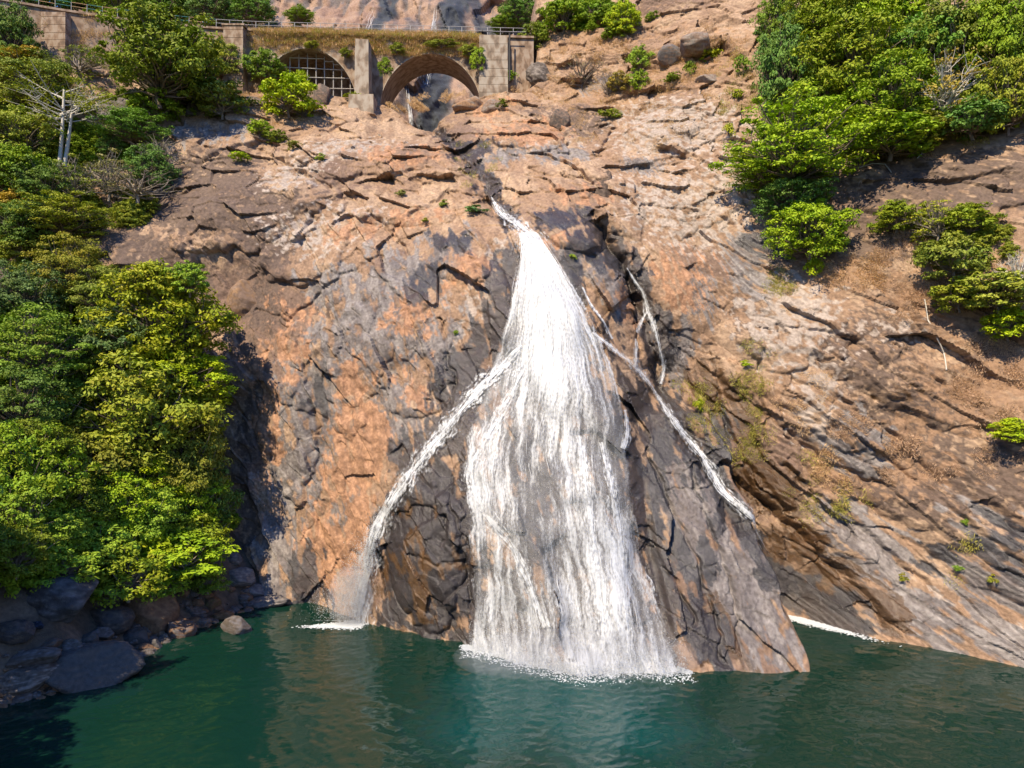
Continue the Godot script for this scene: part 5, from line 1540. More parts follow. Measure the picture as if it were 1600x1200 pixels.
func build_plants() -> void:
	for k in [["dome", 3], ["feather", 3], ["sparse", 2], ["bush", 3], ["twigs", 2], ["small", 3]]:
		crowns[k[0]] = []
		for i in k[1]: crowns[k[0]].append(crown(k[0], 500 + i * 17 + k[0].length() * 131))
	for i in 3: trunks.append(trunk_mesh(800 + i))
	tints = {"lime": leaf_mat(0.34, 0.42, 0.012), "green": leaf_mat(0.21, 0.30, 0.016), "dark": leaf_mat(0.15, 0.27, 0.035), "olive": leaf_mat(0.26, 0.29, 0.026), "yellow": leaf_mat(0.35, 0.36, 0.026), "sage": leaf_mat(0.15, 0.25, 0.06), "gold": leaf_mat(0.38, 0.25, 0.03), "rust": leaf_mat(0.34, 0.16, 0.07), "dry": leaf_mat(0.30, 0.26, 0.09), "fresh": leaf_mat(0.27, 0.38, 0.016)}
	for key in tints.keys():
		for vv in 3:
			var m: StandardMaterial3D = tints[key].duplicate()
			var c: Color = m.albedo_color
			m.albedo_color = Color.from_hsv(wrapf(c.h + [-0.010, 0.0, 0.008][vv], 0, 1), c.s * [0.95, 1.0, 0.88][vv], minf(c.v * [0.9, 1.06, 1.0][vv], 1.0))
			tints[key + str(vv)] = m
	barks = {"brown": plain(lin(0.15, 0.115, 0.085)), "white": plain(lin(0.46, 0.43, 0.38)), "grey": plain(lin(0.24, 0.20, 0.16))}
	var left := "trees of the wood on the left bank"
	var upl := "trees and shrubs on the slope below the viaduct"
	for t in [
		["tree", 262, 498, 71.5, 180, 140, "dome", "lime", "brown", "bright lime-green dome tree beside the black cleft", "tree", left],
		["tree", 285, 590, 71.0, 140, 80, "dome", "lime", "brown", "lime-green lower tree under the bright dome tree", "tree", left],
		["tree", 310, 655, 71.0, 80, 70, "dome", "lime", "brown", "small lime tree at the right edge of the left wood", "tree", left],
		["tree", 62, 545, 66.0, 160, 110, "feather", "green", "brown", "feathery mid-green tree at the left edge halfway up", "tree", left],
		["tree", 30, 462, 71.0, 110, 90, "dome", "sage", "brown", "blue-green tree at the left edge above the feathery tree", "tree", left],
		["tree", 180, 535, 70.0, 120, 100, "dome", "sage", "brown", "glossy blue-green tree left of the bright dome tree", "tree", left],
		["tree", 110, 425, 75.0, 110, 100, "feather", "yellow", "brown", "yellow-green feathery tree left of the bare rock slope", "tree", left],
		["tree", 170, 465, 74.0, 110, 80, "feather", "olive", "brown", "olive feathery tree between the sage and the yellow-green trees", "tree", left],
		["tree", 232, 440, 77.0, 90, 50, "bush", "yellow", "brown", "low yellow-green bush under the rock above the bright dome tree", "shrub", left],
		["tree", 297, 436, 78.0, 62, 50, "bush", "fresh", "brown", "light green climber bush against the overhanging boulder", "shrub", left],
		["tree", 225, 640, 68.5, 210, 150, "dome", "olive", "brown", "large olive tree in the middle of the left wood", "tree", left],
		["tree", 290, 720, 69.5, 130, 130, "dome", "olive", "brown", "olive tree right of centre in the left wood above the sapling", "tree", left],
		["tree", 140, 740, 65.0, 170, 130, "dome", "olive", "brown", "broad olive tree low in the left wood", "tree", left],
		["tree", 40, 640, 63.0, 150, 120, "feather", "dark", "brown", "dark green tree at the left edge below the feathery tree", "tree", left],
		["tree", 110, 620, 69.0, 110, 90, "dome", "dark", "brown", "dark green tree between the feathery and the large olive tree", "tree", left],
		["tree", 40, 745, 58.0, 150, 140, "dome", "green", "brown", "mid-green tree at the left edge above the shore", "tree", left],
		["tree", 220, 730, 70.0, 120, 90, "dome", "dark", "brown", "deep green tree behind the olive trees near the cleft", "tree", left],
		["tree", 85, 830, 57.0, 110, 70, "dome", "fresh", "grey", "fresh green young tree left above the large grey boulder", "tree", left],
		["tree", 225, 805, 61.0, 120, 90, "dome", "fresh", "grey", "light green young tree above the reddish-brown boulder", "tree", left],
		["tree", 25, 860, 55.0, 110, 80, "dome", "green", "grey", "green bush hanging over the left picture edge near the shore", "shrub", left],
		["tree", 285, 870, 62.0, 150, 72, "bush", "fresh", "grey", "bright green shrub spreading over the shore right of the brown boulder", "shrub", left],
		["tree", 200, 895, 58.5, 120, 80, "bush", "fresh", "grey", "bright green shrub drooping between the grey and brown boulders", "shrub", left],
		["tree", 150, 880, 58.0, 90, 60, "bush", "green", "grey", "mid-green shrub above the smooth dark boulder", "shrub", left],
		["shrub", 250, 905, 60.0, 90, 50, "bush", "fresh", "grey", "low bright shrub at the waterline below the light green young tree", "shrub", left],
		["shrub", 325, 905, 63.0, 60, 40, "bush", "green", "grey", "low green shrub beside the sunlit pale block", "shrub", left],
		["shrub", 100, 885, 57.0, 110, 60, "bush", "fresh", "grey", "bright shrub leaning over the large grey boulder", "shrub", left],
		["shrub", 300, 838, 62.0, 110, 76, "bush", "fresh", "grey", "tall bright shrub between the slim sapling and the young tree", "shrub", left],
		["shrub", 235, 860, 60.0, 100, 70, "bush", "lime", "grey", "lime shrub above the reddish-brown boulder", "shrub", left],
		["shrub", 165, 850, 58.0, 110, 70, "bush", "fresh", "grey", "bright shrub above the mid-green shrub on the left shore", "shrub", left],
		["tree", 185, 790, 60.0, 130, 90, "dome", "fresh", "grey", "fresh young tree under the broad olive tree", "tree", left],
		["tree", 110, 785, 58.0, 120, 90, "dome", "green", "grey", "young green tree left of the fresh young tree", "tree", left],
		["tree", 300, 775, 64.0, 100, 90, "dome", "fresh", "grey", "young bright tree left of the slim sapling", "tree", left],
		["tree", 30, 800, 56.0, 120, 90, "dome", "fresh", "grey", "young tree at the left edge above the shore bushes", "tree", left],
		["tree", 245, 750, 63.0, 110, 80, "dome", "lime", "grey", "young lime tree below the large olive tree", "tree", left],
		["sapling", 343, 778, 66.0, 46, 56, "sparse", "fresh", "grey", "slim sapling with a thin pale trunk in front of the cleft", "sapling", left],
		["tree", 320, 780, 70.5, 90, 120, "dome", "dark", "brown", "deep green tree behind the slim sapling", "tree", left],
		["tree", 60, 690, 60.0, 100, 60, "dome", "green", "brown", "green tree between the dark tree and the mid-green tree at left", "tree", left],
		# slope below the viaduct
		["tree", 55, 130, 92.0, 130, 80, "feather", "olive", "brown", "olive tree at upper left under the viaduct wall", "tree", upl],
		["tree", 18, 60, 95.0, 80, 100, "dome", "dark", "brown", "dark green tree in the top left corner before the viaduct", "tree", upl],
		["tree", 30, 105, 93.0, 100, 50, "dome", "gold", "brown", "golden-tinged tree below the top left corner tree", "tree", upl],
		["tree", 125, 95, 96.0, 90, 50, "sparse", "olive", "grey", "thin olive tree against the grey viaduct wall", "tree", upl],
		["tree", 250, 92, 96.0, 175, 135, "dome", "green", "brown", "big bushy green tree in front of the viaduct", "tree", upl],
		["tree", 300, 110, 95.0, 90, 100, "dome", "yellow", "brown", "yellow-green half of the crowns beside the big viaduct tree", "tree", upl],
		["tree", 350, 100, 97.0, 70, 60, "feather", "yellow", "brown", "yellow tree left of the viaduct's left pier", "tree", upl],
		["shrub", 348, 155, 96.0, 86, 56, "bush", "olive", "grey", "loose olive shrub below the left pier beside dry grass", "shrub", upl],
		["shrub", 240, 165, 93.0, 70, 46, "bush", "green", "brown", "green shrub at the foot of the big viaduct tree", "shrub", upl],
		["shrub", 277, 172, 92.0, 26, 24, "small", "lime", "brown", "tiny lime bush beside the grey boulder", "shrub", upl],
		["tree", 208, 200, 87.0, 105, 50, "feather", "dark", "brown", "dark green umbrella tree right of the pale half-bare tree", "tree", upl],
		["tree", 175, 225, 86.0, 50, 40, "feather", "dark", "brown", "small dark umbrella tree left of the larger one", "tree", upl],
		["tree", 35, 215, 85.0, 120, 80, "dome", "yellow", "brown", "yellow-green tree left of the pale trunk", "tree", upl],
		["tree", 20, 270, 80.0, 110, 80, "dome", "green", "brown", "leafy green tree at the left edge below the yellow-green tree", "tree", upl],
		["tree", 70, 290, 80.0, 90, 70, "dome", "dark", "brown", "dark tree below the pale half-bare tree", "tree", upl],
		["tree", 115, 285, 82.0, 100, 70, "sparse", "olive", "grey", "thin olive tree right of the dark tree on the left slope", "tree", upl],
		["tree", 170, 275, 85.0, 90, 70, "sparse", "dry", "grey", "dry grey-green tree beside the rock slope", "tree", upl],
		["shrub", 30, 318, 78.5, 80, 36, "bush", "gold", "grey", "golden-leaved shrub at the left edge", "shrub", upl],
		["tree", 100, 340, 79.0, 140, 60, "feather", "olive", "brown", "olive spreading tree above the wood at left", "tree", upl],
		["tree", 40, 350, 77.0, 110, 70, "dome", "dark", "brown", "deep green tree at the left edge above the blue-green tree", "tree", upl],
		["tree", 215, 290, 85.5, 120, 50, "twigs", "dry", "grey", "bare brown branches leaning over the rock slope", "tree", upl],
		["tree", 255, 245, 90.0, 80, 60, "twigs", "olive", "grey", "leafless twiggy tree above the rounded brown rock", "tree", upl],
		["tree", 235, 265, 87.0, 70, 60, "dome", "dark", "brown", "dark shrub under the leafless twiggy tree", "shrub", upl],
		["shrub", 40, 385, 77.0, 70, 34, "bush", "yellow", "brown", "yellow-green bush beside brown dry litter at left", "shrub", upl],
		["shrub", 412, 106, 102.0, 60, 48, "bush", "green", "brown", "green bush filling the left half of the scaffolded arch", "shrub", upl],
		["shrub", 452, 150, 100.0, 92, 60, "bush", "lime", "brown", "bright green bush on the dry grass below the scaffolded arch", "shrub", upl],
		["shrub", 470, 130, 100.5, 36, 36, "bush", "lime", "brown", "upright light green bush beside the dark upright boulder", "shrub", upl],
	]:
		plant(t[0], t[1], t[2], t[3], t[4], t[5], t[6], t[7], t[8], t[9], t[10], t[11])
	# the pale tree: two white stems and long bare limbs, leaves only at the ends
	var pr := RandomNumberGenerator.new(); pr.seed = 33
	var root := on_cliff(106, 258) + Vector3(0, 0, 3.0)
	root.y -= 0.6
	var pd := -root.z
	var pale := thing("pale_tree", "pale-trunked half-bare tree spreading wide on the left slope", "tree", root, upl)
	var stem := Wood.new(); var arms := Wood.new(); var tips := Leaves.new()
	var tops := []
	for q in [[100, 140], [113, 165]]:
		var e := at(q[0], q[1], pd) - root
		stem.limb(Vector3(e.x * 0.6, -0.5, 0), e, 0.26, 0.12, Vector3(0.15, 0, 0.1))
		tops.append(e)
	for n in 30:
		var e: Vector3 = tops[n % 2]
		var a := pr.randf() * TAU
		var from := e * pr.randf_range(0.5, 1.0)
		var reach := pr.randf_range(2.2, 5.6)
		var end := from + Vector3(cos(a) * reach, reach * pr.randf_range(0.18, 0.6), sin(a) * reach * 0.8)
		arms.limb(from, end, 0.085, 0.03, Vector3(0, -0.3 * pr.randf(), 0))
		for z in 4:
			var e2 := end + Vector3(pr.randfn(), pr.randfn() * 0.5 + 0.3, pr.randfn()) * 0.9
			arms.limb(from.lerp(end, pr.randf_range(0.5, 0.95)), e2, 0.035, 0.012, Vector3.ZERO)
			for l in 26:
				tips.leaf(e2 + Vector3(pr.randfn(), pr.randfn() * 0.4, pr.randfn()) * 0.42, Vector3.UP, 0.13 * pr.randf_range(0.7, 1.3), Color.WHITE * pr.randf_range(0.7, 1.2), pr)
	mesh_node("trunk", stem.mesh(), barks["white"], pale); mesh_node("limbs", arms.mesh(), barks["white"], pale); mesh_node("crown", tips.mesh(), tints["yellow"], pale)
	# a bare pale stem creeping down the right cliff, and dead wood on the lip above it
	for w in [[[[1444, 468], [1449, 500], [1463, 528], [1474, 552], [1478, 578]], 0.07, "bare pale stem hanging down the right cliff below the ledge shrubs", "creeper"], [[[1342, 262], [1362, 256], [1382, 257], [1392, 270]], 0.06, "crooked dead branch on the brown slope left of the dark right rock", "dead_branch"], [[[1432, 248], [1440, 240], [1437, 232]], 0.06, "short pale stump of dead wood on the lip of the right cliff", "dead_branch"]]:
		var sw := Wood.new()
		var o3 := on_cliff(w[0][0][0], w[0][0][1])
		for n in w[0].size() - 1:
			sw.limb(on_cliff(w[0][n][0], w[0][n][1]) - o3 + Vector3(0, 0, 0.08), on_cliff(w[0][n + 1][0], w[0][n + 1][1]) - o3 + Vector3(0, 0, 0.08), w[1], w[1] * 0.9, Vector3(0, 0, 0.05))
		var so := mesh_node(w[3], sw.mesh(), barks["white"])
		so.position = o3
		tag(so, w[2], "creeper" if w[3] == "creeper" else "dead wood")
	# trees on the bank left of the picture, whose shade lies on the shore slabs and the water
	for t in [[-36.8, 13.0, -43.5, 4.4, "leafy tree past the left picture edge above the broad dark slab"], [-40.0, 12.5, -46.5, 5.0, "tall dark tree past the left picture edge over the shore slabs"], [-38.5, 11.0, -36.0, 5.0, "spreading tree past the left edge nearest the camera"], [-43.5, 11.0, -44.0, 4.5, "dark tree past the left edge beside the pale-topped slab"], [-49.0, 14.0, -39.0, 5.5, "tall tree past the left edge up the slope"], [-37.0, 13.0, -29.0, 6.0, "low spreading tree past the left edge close to the water"]]:
		var d: float = -t[2]
		plant("tree", 800.0 + t[0] / d * LENS, 600.0 - (t[1] - EYE) / d * LENS, d, t[3] * 2.0 / d * LENS * 0.86, t[3] * 1.9 / d * LENS * 0.86, "dome", "dark", "brown", t[4], "tree", left)
	var upr := "trees of the wood at the upper right"
	for t in [
		["tree", 1245, 225, 71.5, 220, 130, "feather", "fresh", "brown", "big feathery bright green tree leaning from the right cliff", "tree", upr],
		["tree", 1205, 270, 71.0, 130, 60, "feather", "fresh", "brown", "left spray of bright green crown over the pale rock", "tree", upr],
		["tree", 1240, 310, 70.5, 110, 60, "dome", "dark", "brown", "dark green tree under the big feathery tree", "tree", upr],
		["tree", 1265, 360, 69.5, 120, 80, "dome", "fresh", "brown", "bright green lower tree below the big feathery tree", "tree", upr],
		["shrub", 1272, 420, 69.0, 24, 30, "small", "lime", "brown", "small lime tuft hanging below the lowest bright green tree", "shrub", upr],
		["tree", 1225, 110, 79.0, 90, 130, "dome", "dark", "brown", "deep green tree at the left end of the upper wood", "tree", upr],
		["tree", 1215, 40, 84.0, 70, 90, "dome", "green", "brown", "green tree at the top edge where the upper wood begins", "tree", upr],
		["tree", 1345, 95, 77.0, 170, 130, "dome", "fresh", "brown", "broad bright green tree in the middle of the upper wood", "tree", upr],
		["tree", 1395, 150, 75.0, 140, 100, "dome", "green", "brown", "mid-green tree right below the broad bright tree", "tree", upr],
		["tree", 1290, 150, 76.0, 110, 90, "dome", "green", "brown", "green tree above the big feathery tree", "tree", upr],
		["tree", 1290, 35, 84.0, 130, 90, "dome", "fresh", "brown", "bright tree at the top edge right of the reddish shrub", "tree", upr],
		["shrub", 1318, 14, 83.0, 50, 46, "bush", "rust", "brown", "reddish-brown shrub at the top edge of the upper wood", "shrub", upr],
		["tree", 1400, 40, 82.0, 130, 90, "dome", "fresh", "brown", "bright green tree at the top edge left of the dry golden tree", "tree", upr],
		["tree", 1485, 70, 76.0, 150, 130, "dome", "olive", "grey", "dry golden-olive tree at the upper right", "tree", upr],
		["tree", 1470, 140, 74.0, 130, 110, "sparse", "gold", "white", "half-bare golden tree with pale branches at the upper right", "tree", upr],
		["tree", 1560, 60, 76.0, 110, 130, "dome", "green", "brown", "green tree in the top right corner", "tree", upr],
		["tree", 1575, 150, 72.0, 100, 110, "dome", "olive", "brown", "olive-green tree at the right edge above the dark rock", "tree", upr],
		["tree", 1520, 185, 71.5, 110, 60, "bush", "dark", "brown", "dark low tree between the golden tree and the right edge", "shrub", upr],
		["shrub", 1390, 218, 72.0, 150, 60, "bush", "green", "brown", "low leafy shrub along the lip above the brown rock", "shrub", upr],
		["shrub", 1440, 205, 71.5, 90, 50, "bush", "olive", "brown", "olive low shrub right of the leafy shrub on the lip", "shrub", upr],
		["tree", 1345, 30, 86.0, 120, 90, "dome", "dark", "brown", "dark tree filling the gap at the top of the upper wood", "tree", upr],
		["tree", 1440, 95, 80.0, 130, 120, "dome", "dark", "brown", "dark tree behind the golden tree", "tree", upr],
		["shrub", 1400, 338, 69.0, 76, 46, "bush", "fresh", "brown", "light green shrub on the ledge left below the dark right rock", "shrub", upr],
		["shrub", 1465, 345, 67.5, 90, 60, "sparse", "yellow", "grey", "thin yellow-green shrub right of the light green ledge shrub", "shrub", upr],
		["shrub", 1515, 345, 66.5, 80, 50, "bush", "fresh", "brown", "green shrub under the dark rock at the right", "shrub", upr],
		["shrub", 1490, 400, 66.5, 100, 70, "bush", "olive", "brown", "olive shrub in the middle of the right ledge", "shrub", upr],
		["shrub", 1560, 455, 64.0, 120, 60, "bush", "yellow", "brown", "yellow-green shrub at the right edge of the ledge", "shrub", upr],
		["shrub", 1500, 460, 65.0, 90, 50, "bush", "olive", "brown", "low olive shrub left of the yellow-green edge shrub", "shrub", upr],
		["shrub", 1575, 505, 62.5, 80, 50, "bush", "lime", "brown", "lime shrub at the lower end of the right ledge", "shrub", upr],
		["shrub", 1590, 420, 64.0, 60, 60, "twigs", "dry", "white", "bare grey twigs at the right picture edge", "shrub", upr],
		["shrub", 1585, 672, 59.5, 70, 34, "bush", "lime", "brown", "isolated lime shrub at the right edge on dry ground", "shrub", upr],
	]:
		plant(t[0], t[1], t[2], t[3], t[4], t[5], t[6], t[7], t[8], t[9], t[10], t[11])
	# shrubs rooted in the rock
	var rk := "small shrubs rooted in the rock"
	for t in [
		[405, 200, 46, 28, "bush", "fresh", "fresh green shrub in a rock hollow below the viaduct"],
		[432, 215, 40, 26, "bush", "green", "second green shrub right of the hollow shrub"],
		[458, 228, 26, 14, "small", "olive", "small olive tuft at the right end of the rock hollow"],
		[374, 247, 34, 16, "small", "lime", "lime grass tuft on the crest of the brown dome"],
		[502, 246, 18, 12, "small", "lime", "lime tuft on the pale rock below the hollow"],
		[742, 327, 42, 16, "small", "sage", "blue-green plant beside the chute above the falls"],
		[693, 318, 18, 14, "small", "green", "small green plant left of the blue-green plant"],
		[627, 302, 20, 10, "small", "olive", "tiny olive tuft in a crack on the tan rock"],
		[664, 344, 14, 8, "small", "lime", "tiny lime tuft on tan rock below the cracks"],
		[895, 402, 12, 10, "small", "lime", "single bright plant right of the upper falls"],
		[712, 519, 8, 12, "small", "green", "tiny plant in the crack of the pale rock rib"],
		[835, 62, 66, 50, "bush", "green", "round green shrub at the right end of the viaduct"],
		[795, 118, 30, 24, "small", "fresh", "green tuft against the right abutment"],
		[785, 162, 22, 14, "small", "green", "small tuft below the right abutment"],
		[880, 25, 90, 56, "bush", "green", "green thicket right of the viaduct at the top"],
		[930, 20, 80, 50, "bush", "fresh", "bright thicket at the top beside the green one"],
		[975, 30, 60, 56, "bush", "lime", "lime shrub at the right end of the top thicket"],
		[910, 112, 80, 60, "twigs", "dry", "bare twiggy shrub on the slope right of the viaduct"],
		[950, 128, 40, 50, "twigs", "gold", "bare shrub beside the yellow bush"],
		[1000, 92, 44, 46, "bush", "fresh", "bright green upright shrub on the dry slope"],
		[998, 128, 40, 40, "bush", "green", "dark green shrub below the bright upright one"],
		[968, 128, 44, 36, "bush", "gold", "golden-yellow bush on the dry slope"],
		[955, 178, 40, 18, "small", "olive", "olive tuft on the tan ledge below the golden bush"],
		[1050, 122, 36, 18, "small", "green", "low green plant left of the pale flat rock"],
		[1078, 108, 20, 26, "small", "green", "upright plant above the pale flat rock"],
		[1105, 85, 40, 30, "small", "lime", "lime plant under the wide tan boulder"],
		[1160, 105, 26, 36, "small", "green", "narrow green plant left of the upper wood"],
		[1153, 146, 24, 20, "small", "lime", "lime tuft below the narrow green plant"],
		[1190, 50, 30, 26, "small", "sage", "blue-green plant at the left end of the upper wood"],
		[1140, 205, 20, 26, "small", "yellow", "yellowish tuft by the pale rocks left of the feathery tree"],
		[1165, 568, 22, 12, "small", "lime", "bright tuft halfway up the right cliff"],
		[1092, 632, 22, 30, "small", "lime", "lime tuft on the ochre rock right of the gully"],
		[1497, 886, 24, 12, "small", "green", "round green tuft low on the right cliff"],
		[1507, 815, 14, 16, "small", "green", "small green plant above the round tuft on the right cliff"],
		[1550, 903, 20, 20, "small", "yellow", "yellow-green tuft low at the right edge"],
		[1410, 902, 16, 16, "small", "yellow", "yellowish tuft near the base of the right cliff"],
		[1440, 330, 26, 30, "small", "fresh", "leafy tuft between the ledge shrubs"],
		[560, 152, 40, 12, "small", "lime", "lime weeds under the scaffolded arch"],
	]:
		shrub_on_rock(t[0], t[1], t[2], t[3], t[4], t[5], t[6], rk)
	# low growth between the trees, too mingled to count
	for u in [["olive", [[60, 420, 80, 50, 60], [180, 480, 120, 40, 50], [60, 300, 120, 60, 60], [150, 330, 90, 30, 30], [60, 170, 80, 60, 50], [1440, 120, 150, 90, 60], [1500, 380, 90, 40, 20]], "olive undergrowth between the trees on both slopes"],
			["green", [[120, 560, 140, 80, 60], [150, 250, 60, 40, 30], [250, 160, 80, 30, 30], [1300, 80, 100, 70, 50], [1370, 180, 90, 40, 40], [40, 240, 60, 60, 30], [1540, 120, 70, 80, 40], [920, 30, 100, 30, 30]], "green undergrowth between the trees on both slopes"]]:
		var places := []
		for g in u[1]:
			for k in g[4]:
				var a := rng.randf() * TAU; var q := sqrt(rng.randf())
				var p := on_cliff(g[0] + cos(a) * q * g[2], g[1] + sin(a) * q * g[3])
				var r := rng.randf_range(0.7, 1.9)
				places.append(Transform3D(Basis(Vector3.UP, rng.randf() * TAU).scaled(Vector3(r, r * 0.8, r)), p + Vector3(0, r * 0.3, 0)))
		if u[0] == "green":
			for k in 420:      # on the bank
				var z := rng.randf_range(-76.0, -44.0)
				var x := shore_x(z) - rng.randf_range(7.5, 28.0)
				var r := rng.randf_range(1.0, 2.7)
				places.append(Transform3D(Basis(Vector3.UP, rng.randf() * TAU).scaled(Vector3(r, r * 0.9, r)), Vector3(x, bank_h(x, z) + r * 0.35, z)))
		scatter("undergrowth", u[2], crowns["bush"][0 if u[0] == "green" else 1][0], tints[u[0]], places, "undergrowth")
	# plants on the viaduct face
	for t in [[601, 104, 102.2, 28, 30, "green", "bush growing from the middle pier of the viaduct"], [746, 92, 103.6, 26, 44, "fresh", "bush hanging beside the right end of the big arch"], [735, 78, 104.0, 40, 20, "olive", "olive weeds above the right end of the big arch"], [540, 82, 104.2, 22, 16, "olive", "weeds on the wall above the scaffolded arch"], [487, 70, 104.3, 26, 12, "yellow", "yellowish weeds over the crown of the scaffolded arch"], [620, 75, 104.2, 30, 18, "olive", "weeds on the wall left above the big arch"], [690, 68, 104.2, 60, 14, "olive", "row of weeds over the crown of the big arch"]]:
		var p := at(t[0], t[1], t[2])
		var o := thing("wall_shrub", t[6], "shrub", p, "plants growing on the viaduct")
		var s: float = t[2] / LENS
		var ms: Array = crowns["bush"][rng.randi() % 3]
		var cr := mesh_node("crown", ms[0], tints[t[5]], o)
		cr.transform = Transform3D(Basis.from_scale(Vector3(t[3] * 0.5 * s, t[4] * 0.5 * s, 0.9)), Vector3.ZERO)
		mesh_node("limbs", ms[1], barks["brown"], o).transform = cr.transform
	# trees beyond the viaduct, on the far slope
	for t in [[60, -12, 130, 90, "dark"], [190, 5, 120, 60, "green"], [260, 10, 110, 60, "dark"], [330, 14, 90, 44, "sage"], [395, 18, 80, 40, "dark"], [470, 26, 50, 24, "green"], [300, -10, 120, 60, "dark"], [380, -5, 80, 50, "green"], [140, -20, 130, 70, "dark"], [790, 40, 60, 26, "green"], [810, 20, 70, 40, "dark"]]:
		var names := {60: "top left corner behind the railing", 190: "behind the green railing at upper left", 260: "behind the railing over the big bushy tree", 330: "behind the railing left of the left pier", 395: "just behind the railing above the left pier", 470: "alone on the far brown slope", 300: "highest of those behind the railing", 380: "upper one near the brown slope", 140: "second from the top left corner", 790: "beyond the right end of the railing", 810: "above the round shrub at the viaduct's right end"}
		var d := 122.0
		var p := at(t[0], t[1] + t[3] * 0.5, d)
		var z := far_z(p.x, p.y)
		p = at(t[0], t[1] + t[3] * 0.5, minf(-z, 150.0))
		p = at(t[0], t[1] + t[3] * 0.5, clampf(-far_z(p.x, p.y), 112.5, 160.0))
		var o := thing("far_tree", t[4] + " leafy tree beyond the viaduct, " + names[t[0]], "tree", p, "trees beyond the viaduct")
		var s := -p.z / LENS
		var ms: Array = crowns["dome"][rng.randi() % 3]
		var cr := mesh_node("crown", ms[0], tints[t[4]], o)
		cr.transform = Transform3D(Basis.from_scale(Vector3(t[2] * 0.5 * s, t[3] * 0.6 * s, t[2] * 0.4 * s)), Vector3(0, t[3] * 0.5 * s, 0.5))
		mesh_node("limbs", ms[1], barks["brown"], o).transform = cr.transform

# ---------------------------------------------------------------- dry grass and ground cover
func tuft(sd: int, blades: int, spread: float, height: float) -> ArrayMesh:
	var r := RandomNumberGenerator.new(); r.seed = sd
	var v := PackedVector3Array(); var n := PackedVector3Array(); var c := PackedColorArray(); var idx := PackedInt32Array()
	for k in blades:
		var a := r.randf() * TAU; var e := r.randf() * TAU
		var b := Vector3(cos(a), 0, sin(a)) * spread * sqrt(r.randf()) + Vector3(0, -0.12, 0)
		var tip := b + Vector3(cos(e), 0, sin(e)) * height * r.randf_range(0.2, 0.9) + Vector3(0, height * r.randf_range(0.5, 1.2), 0)
		var side := Vector3(-sin(e), 0, cos(e)) * 0.016
		var f := v.size()
		var s := r.randf_range(0.75, 1.2)
		for p in [b - side, b + side, b.lerp(tip, 0.6) + Vector3(0, height * 0.12, 0) + side * 0.8, tip]:
			v.append(p); n.append(Vector3(cos(e) * 0.4, 0.8, sin(e) * 0.4).normalized()); c.append(Color(s, s * 0.98, s * 0.95))
		idx.append_array(PackedInt32Array([f, f + 1, f + 2, f, f + 2, f + 3]))
	return array_mesh(v, PackedVector3Array(), c, idx)

func scatter(called: String, label: String, m: Mesh, mat: Material, places: Array, category := "grass") -> void:
	var mm := MultiMesh.new()
	mm.transform_format = MultiMesh.TRANSFORM_3D
	mm.mesh = m
	mm.instance_count = places.size()
	for k in places.size(): mm.set_instance_transform(k, places[k])
	var o := MultiMeshInstance3D.new()
	o.name = numbered(called); o.multimesh = mm; o.material_override = mat
	add_child(o, true)
	tag(o, label, category); o.set_meta("kind", "stuff")

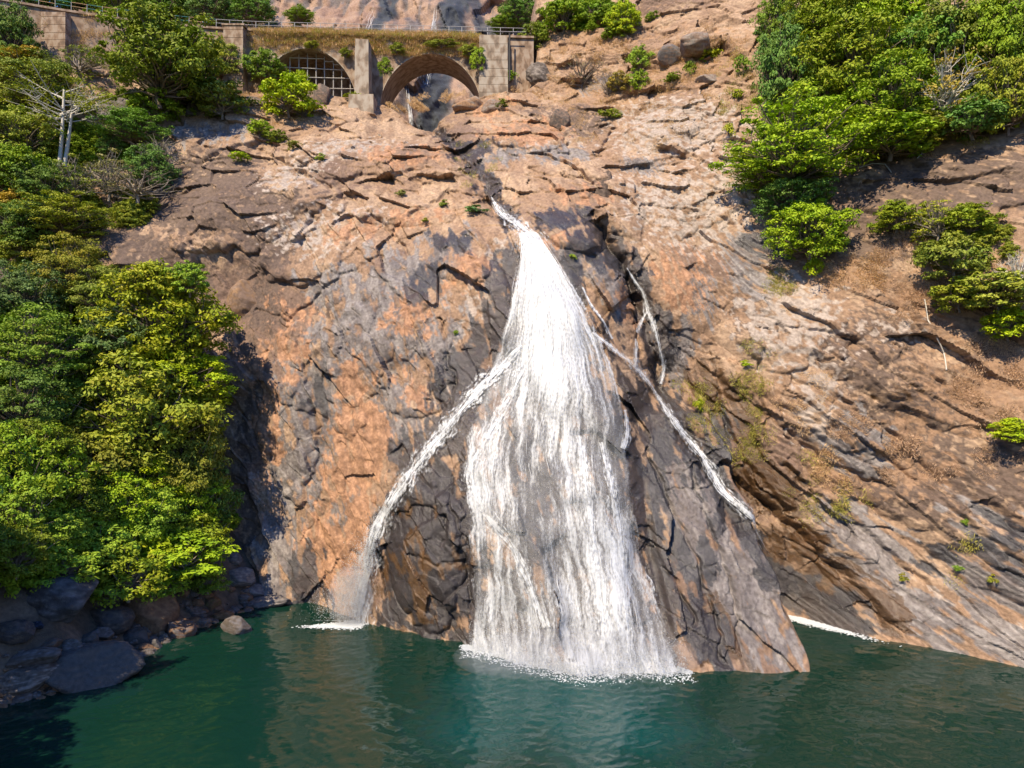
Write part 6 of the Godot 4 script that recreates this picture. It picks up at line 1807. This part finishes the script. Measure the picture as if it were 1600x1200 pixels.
func build_grass() -> void:
	var straw := leaf_mat(0.68, 0.46, 0.26); var pink := leaf_mat(0.66, 0.45, 0.31); var moss := leaf_mat(0.46, 0.42, 0.10)
	var t1 := tuft(1, 40, 0.7, 0.34)
	var patch := noise(0.35, 3, 99)
	var spots := {"straw": [], "pink": [], "moss": []}
	# px, py, rx, ry, count, kind
	for g in [
		[380, 150, 55, 22, 420, "straw"], [450, 185, 60, 14, 160, "straw"], [300, 175, 40, 14, 140, "straw"], [1000, 130, 130, 50, 900, "straw"], [1100, 95, 80, 60, 600, "straw"], [920, 70, 80, 30, 400, "straw"], [1150, 130, 40, 60, 300, "moss"],
		[860, 130, 40, 40, 240, "straw"], [1440, 225, 80, 22, 300, "straw"], [1470, 450, 110, 60, 700, "pink"], [1540, 600, 70, 70, 600, "pink"], [1330, 660, 60, 20, 120, "pink"], [1390, 700, 50, 14, 90, "pink"], [1440, 735, 60, 14, 80, "pink"], [1300, 745, 26, 50, 260, "straw"], [1340, 430, 60, 40, 300, "straw"],
		[1180, 590, 40, 60, 240, "moss"], [1100, 640, 30, 40, 160, "moss"], [1160, 680, 50, 50, 200, "moss"], [1320, 790, 40, 30, 140, "moss"], [1270, 760, 40, 60, 150, "moss"], [1500, 870, 40, 40, 120, "moss"], [640, 165, 40, 10, 200, "straw"], [1400, 380, 60, 40, 200, "pink"], [1250, 620, 60, 60, 140, "straw"], [900, 190, 40, 50, 160, "straw"], [1010, 200, 90, 40, 160, "straw"], [1060, 620, 20, 30, 60, "moss"], [700, 150, 50, 8, 100, "straw"], [780, 150, 30, 30, 140, "straw"], [1560, 720, 60, 30, 80, "pink"], [1220, 440, 30, 24, 80, "moss"], [740, 255, 40, 40, 60, "moss"], [1500, 210, 80, 16, 240, "moss"],
	]:
		for k in g[4]:
			var a := rng.randf() * TAU; var q := sqrt(rng.randf())
			var p := on_cliff(g[0] + cos(a) * q * g[2], g[1] + sin(a) * q * g[3])
			if patch.get_noise_2d(p.x, p.y) < 0.06 + 0.3 * (q - 0.5): continue
			var s := rng.randf_range(0.55, 1.2)
			var gx := (rock_z(p.x + 0.4, p.y) - rock_z(p.x - 0.4, p.y)) / 0.8; var gyy := (rock_z(p.x, p.y + 0.4) - rock_z(p.x, p.y - 0.4)) / 0.8
			var nn := Vector3(-gx, -gyy, 1.0).normalized()
			var q3 := Quaternion(Vector3.UP, nn) * Quaternion(Vector3.UP, rng.randf() * TAU)
			spots[g[5]].append(Transform3D(Basis(q3).scaled_local(Vector3(s, s * rng.randf_range(0.6, 1.2), s)), p))
	# grass hanging over the viaduct wall
	for k in 2600:
		var x := rng.randf_range(-39.0, -4.8)
		var f := rng.randf() ** 1.6
		var top := deck_y(x); var low := maxf(arch_y(x) + 0.2, top - 3.2)
		if patch.get_noise_2d(x * 0.6, f * 3.0) > -0.08 - 0.25 * (1.0 - f) and (x > -36.0 or rng.randf() < 0.3):
			spots["straw" if rng.randf() < 0.75 else "moss"].append(Transform3D(Basis(Vector3.RIGHT, rng.randf_range(0.5, 1.3)) * Basis(Vector3.UP, rng.randf() * TAU).scaled(Vector3.ONE * rng.randf_range(0.5, 1.4)), Vector3(x, lerpf(top, low, f), via_z(x) + (0.3 if f < 0.15 else 0.05))))
	for k in 420:
		var x := rng.randf_range(-66.0, -40.0)
		var f := rng.randf()
		if bank_noise.get_noise_2d(x * 2.0, f * 20.0) < 0.05: continue
		spots["straw"].append(Transform3D(Basis(Vector3.RIGHT, rng.randf_range(0.5, 1.3)) * Basis(Vector3.UP, rng.randf() * TAU).scaled(Vector3.ONE * rng.randf_range(0.8, 1.6)), Vector3(x, deck_y(x) - 0.1 - f * 6.0, via_z(x) + 0.05)))
	scatter("dry_grass", "straw-coloured dry grass on the slopes and the viaduct wall", t1, straw, spots["straw"])
	scatter("dry_grass", "pinkish dry grass on the ledges of the right cliff", t1, pink, spots["pink"])
	scatter("green_grass", "yellow-green grass and moss tufts on the rock", t1, moss, spots["moss"])
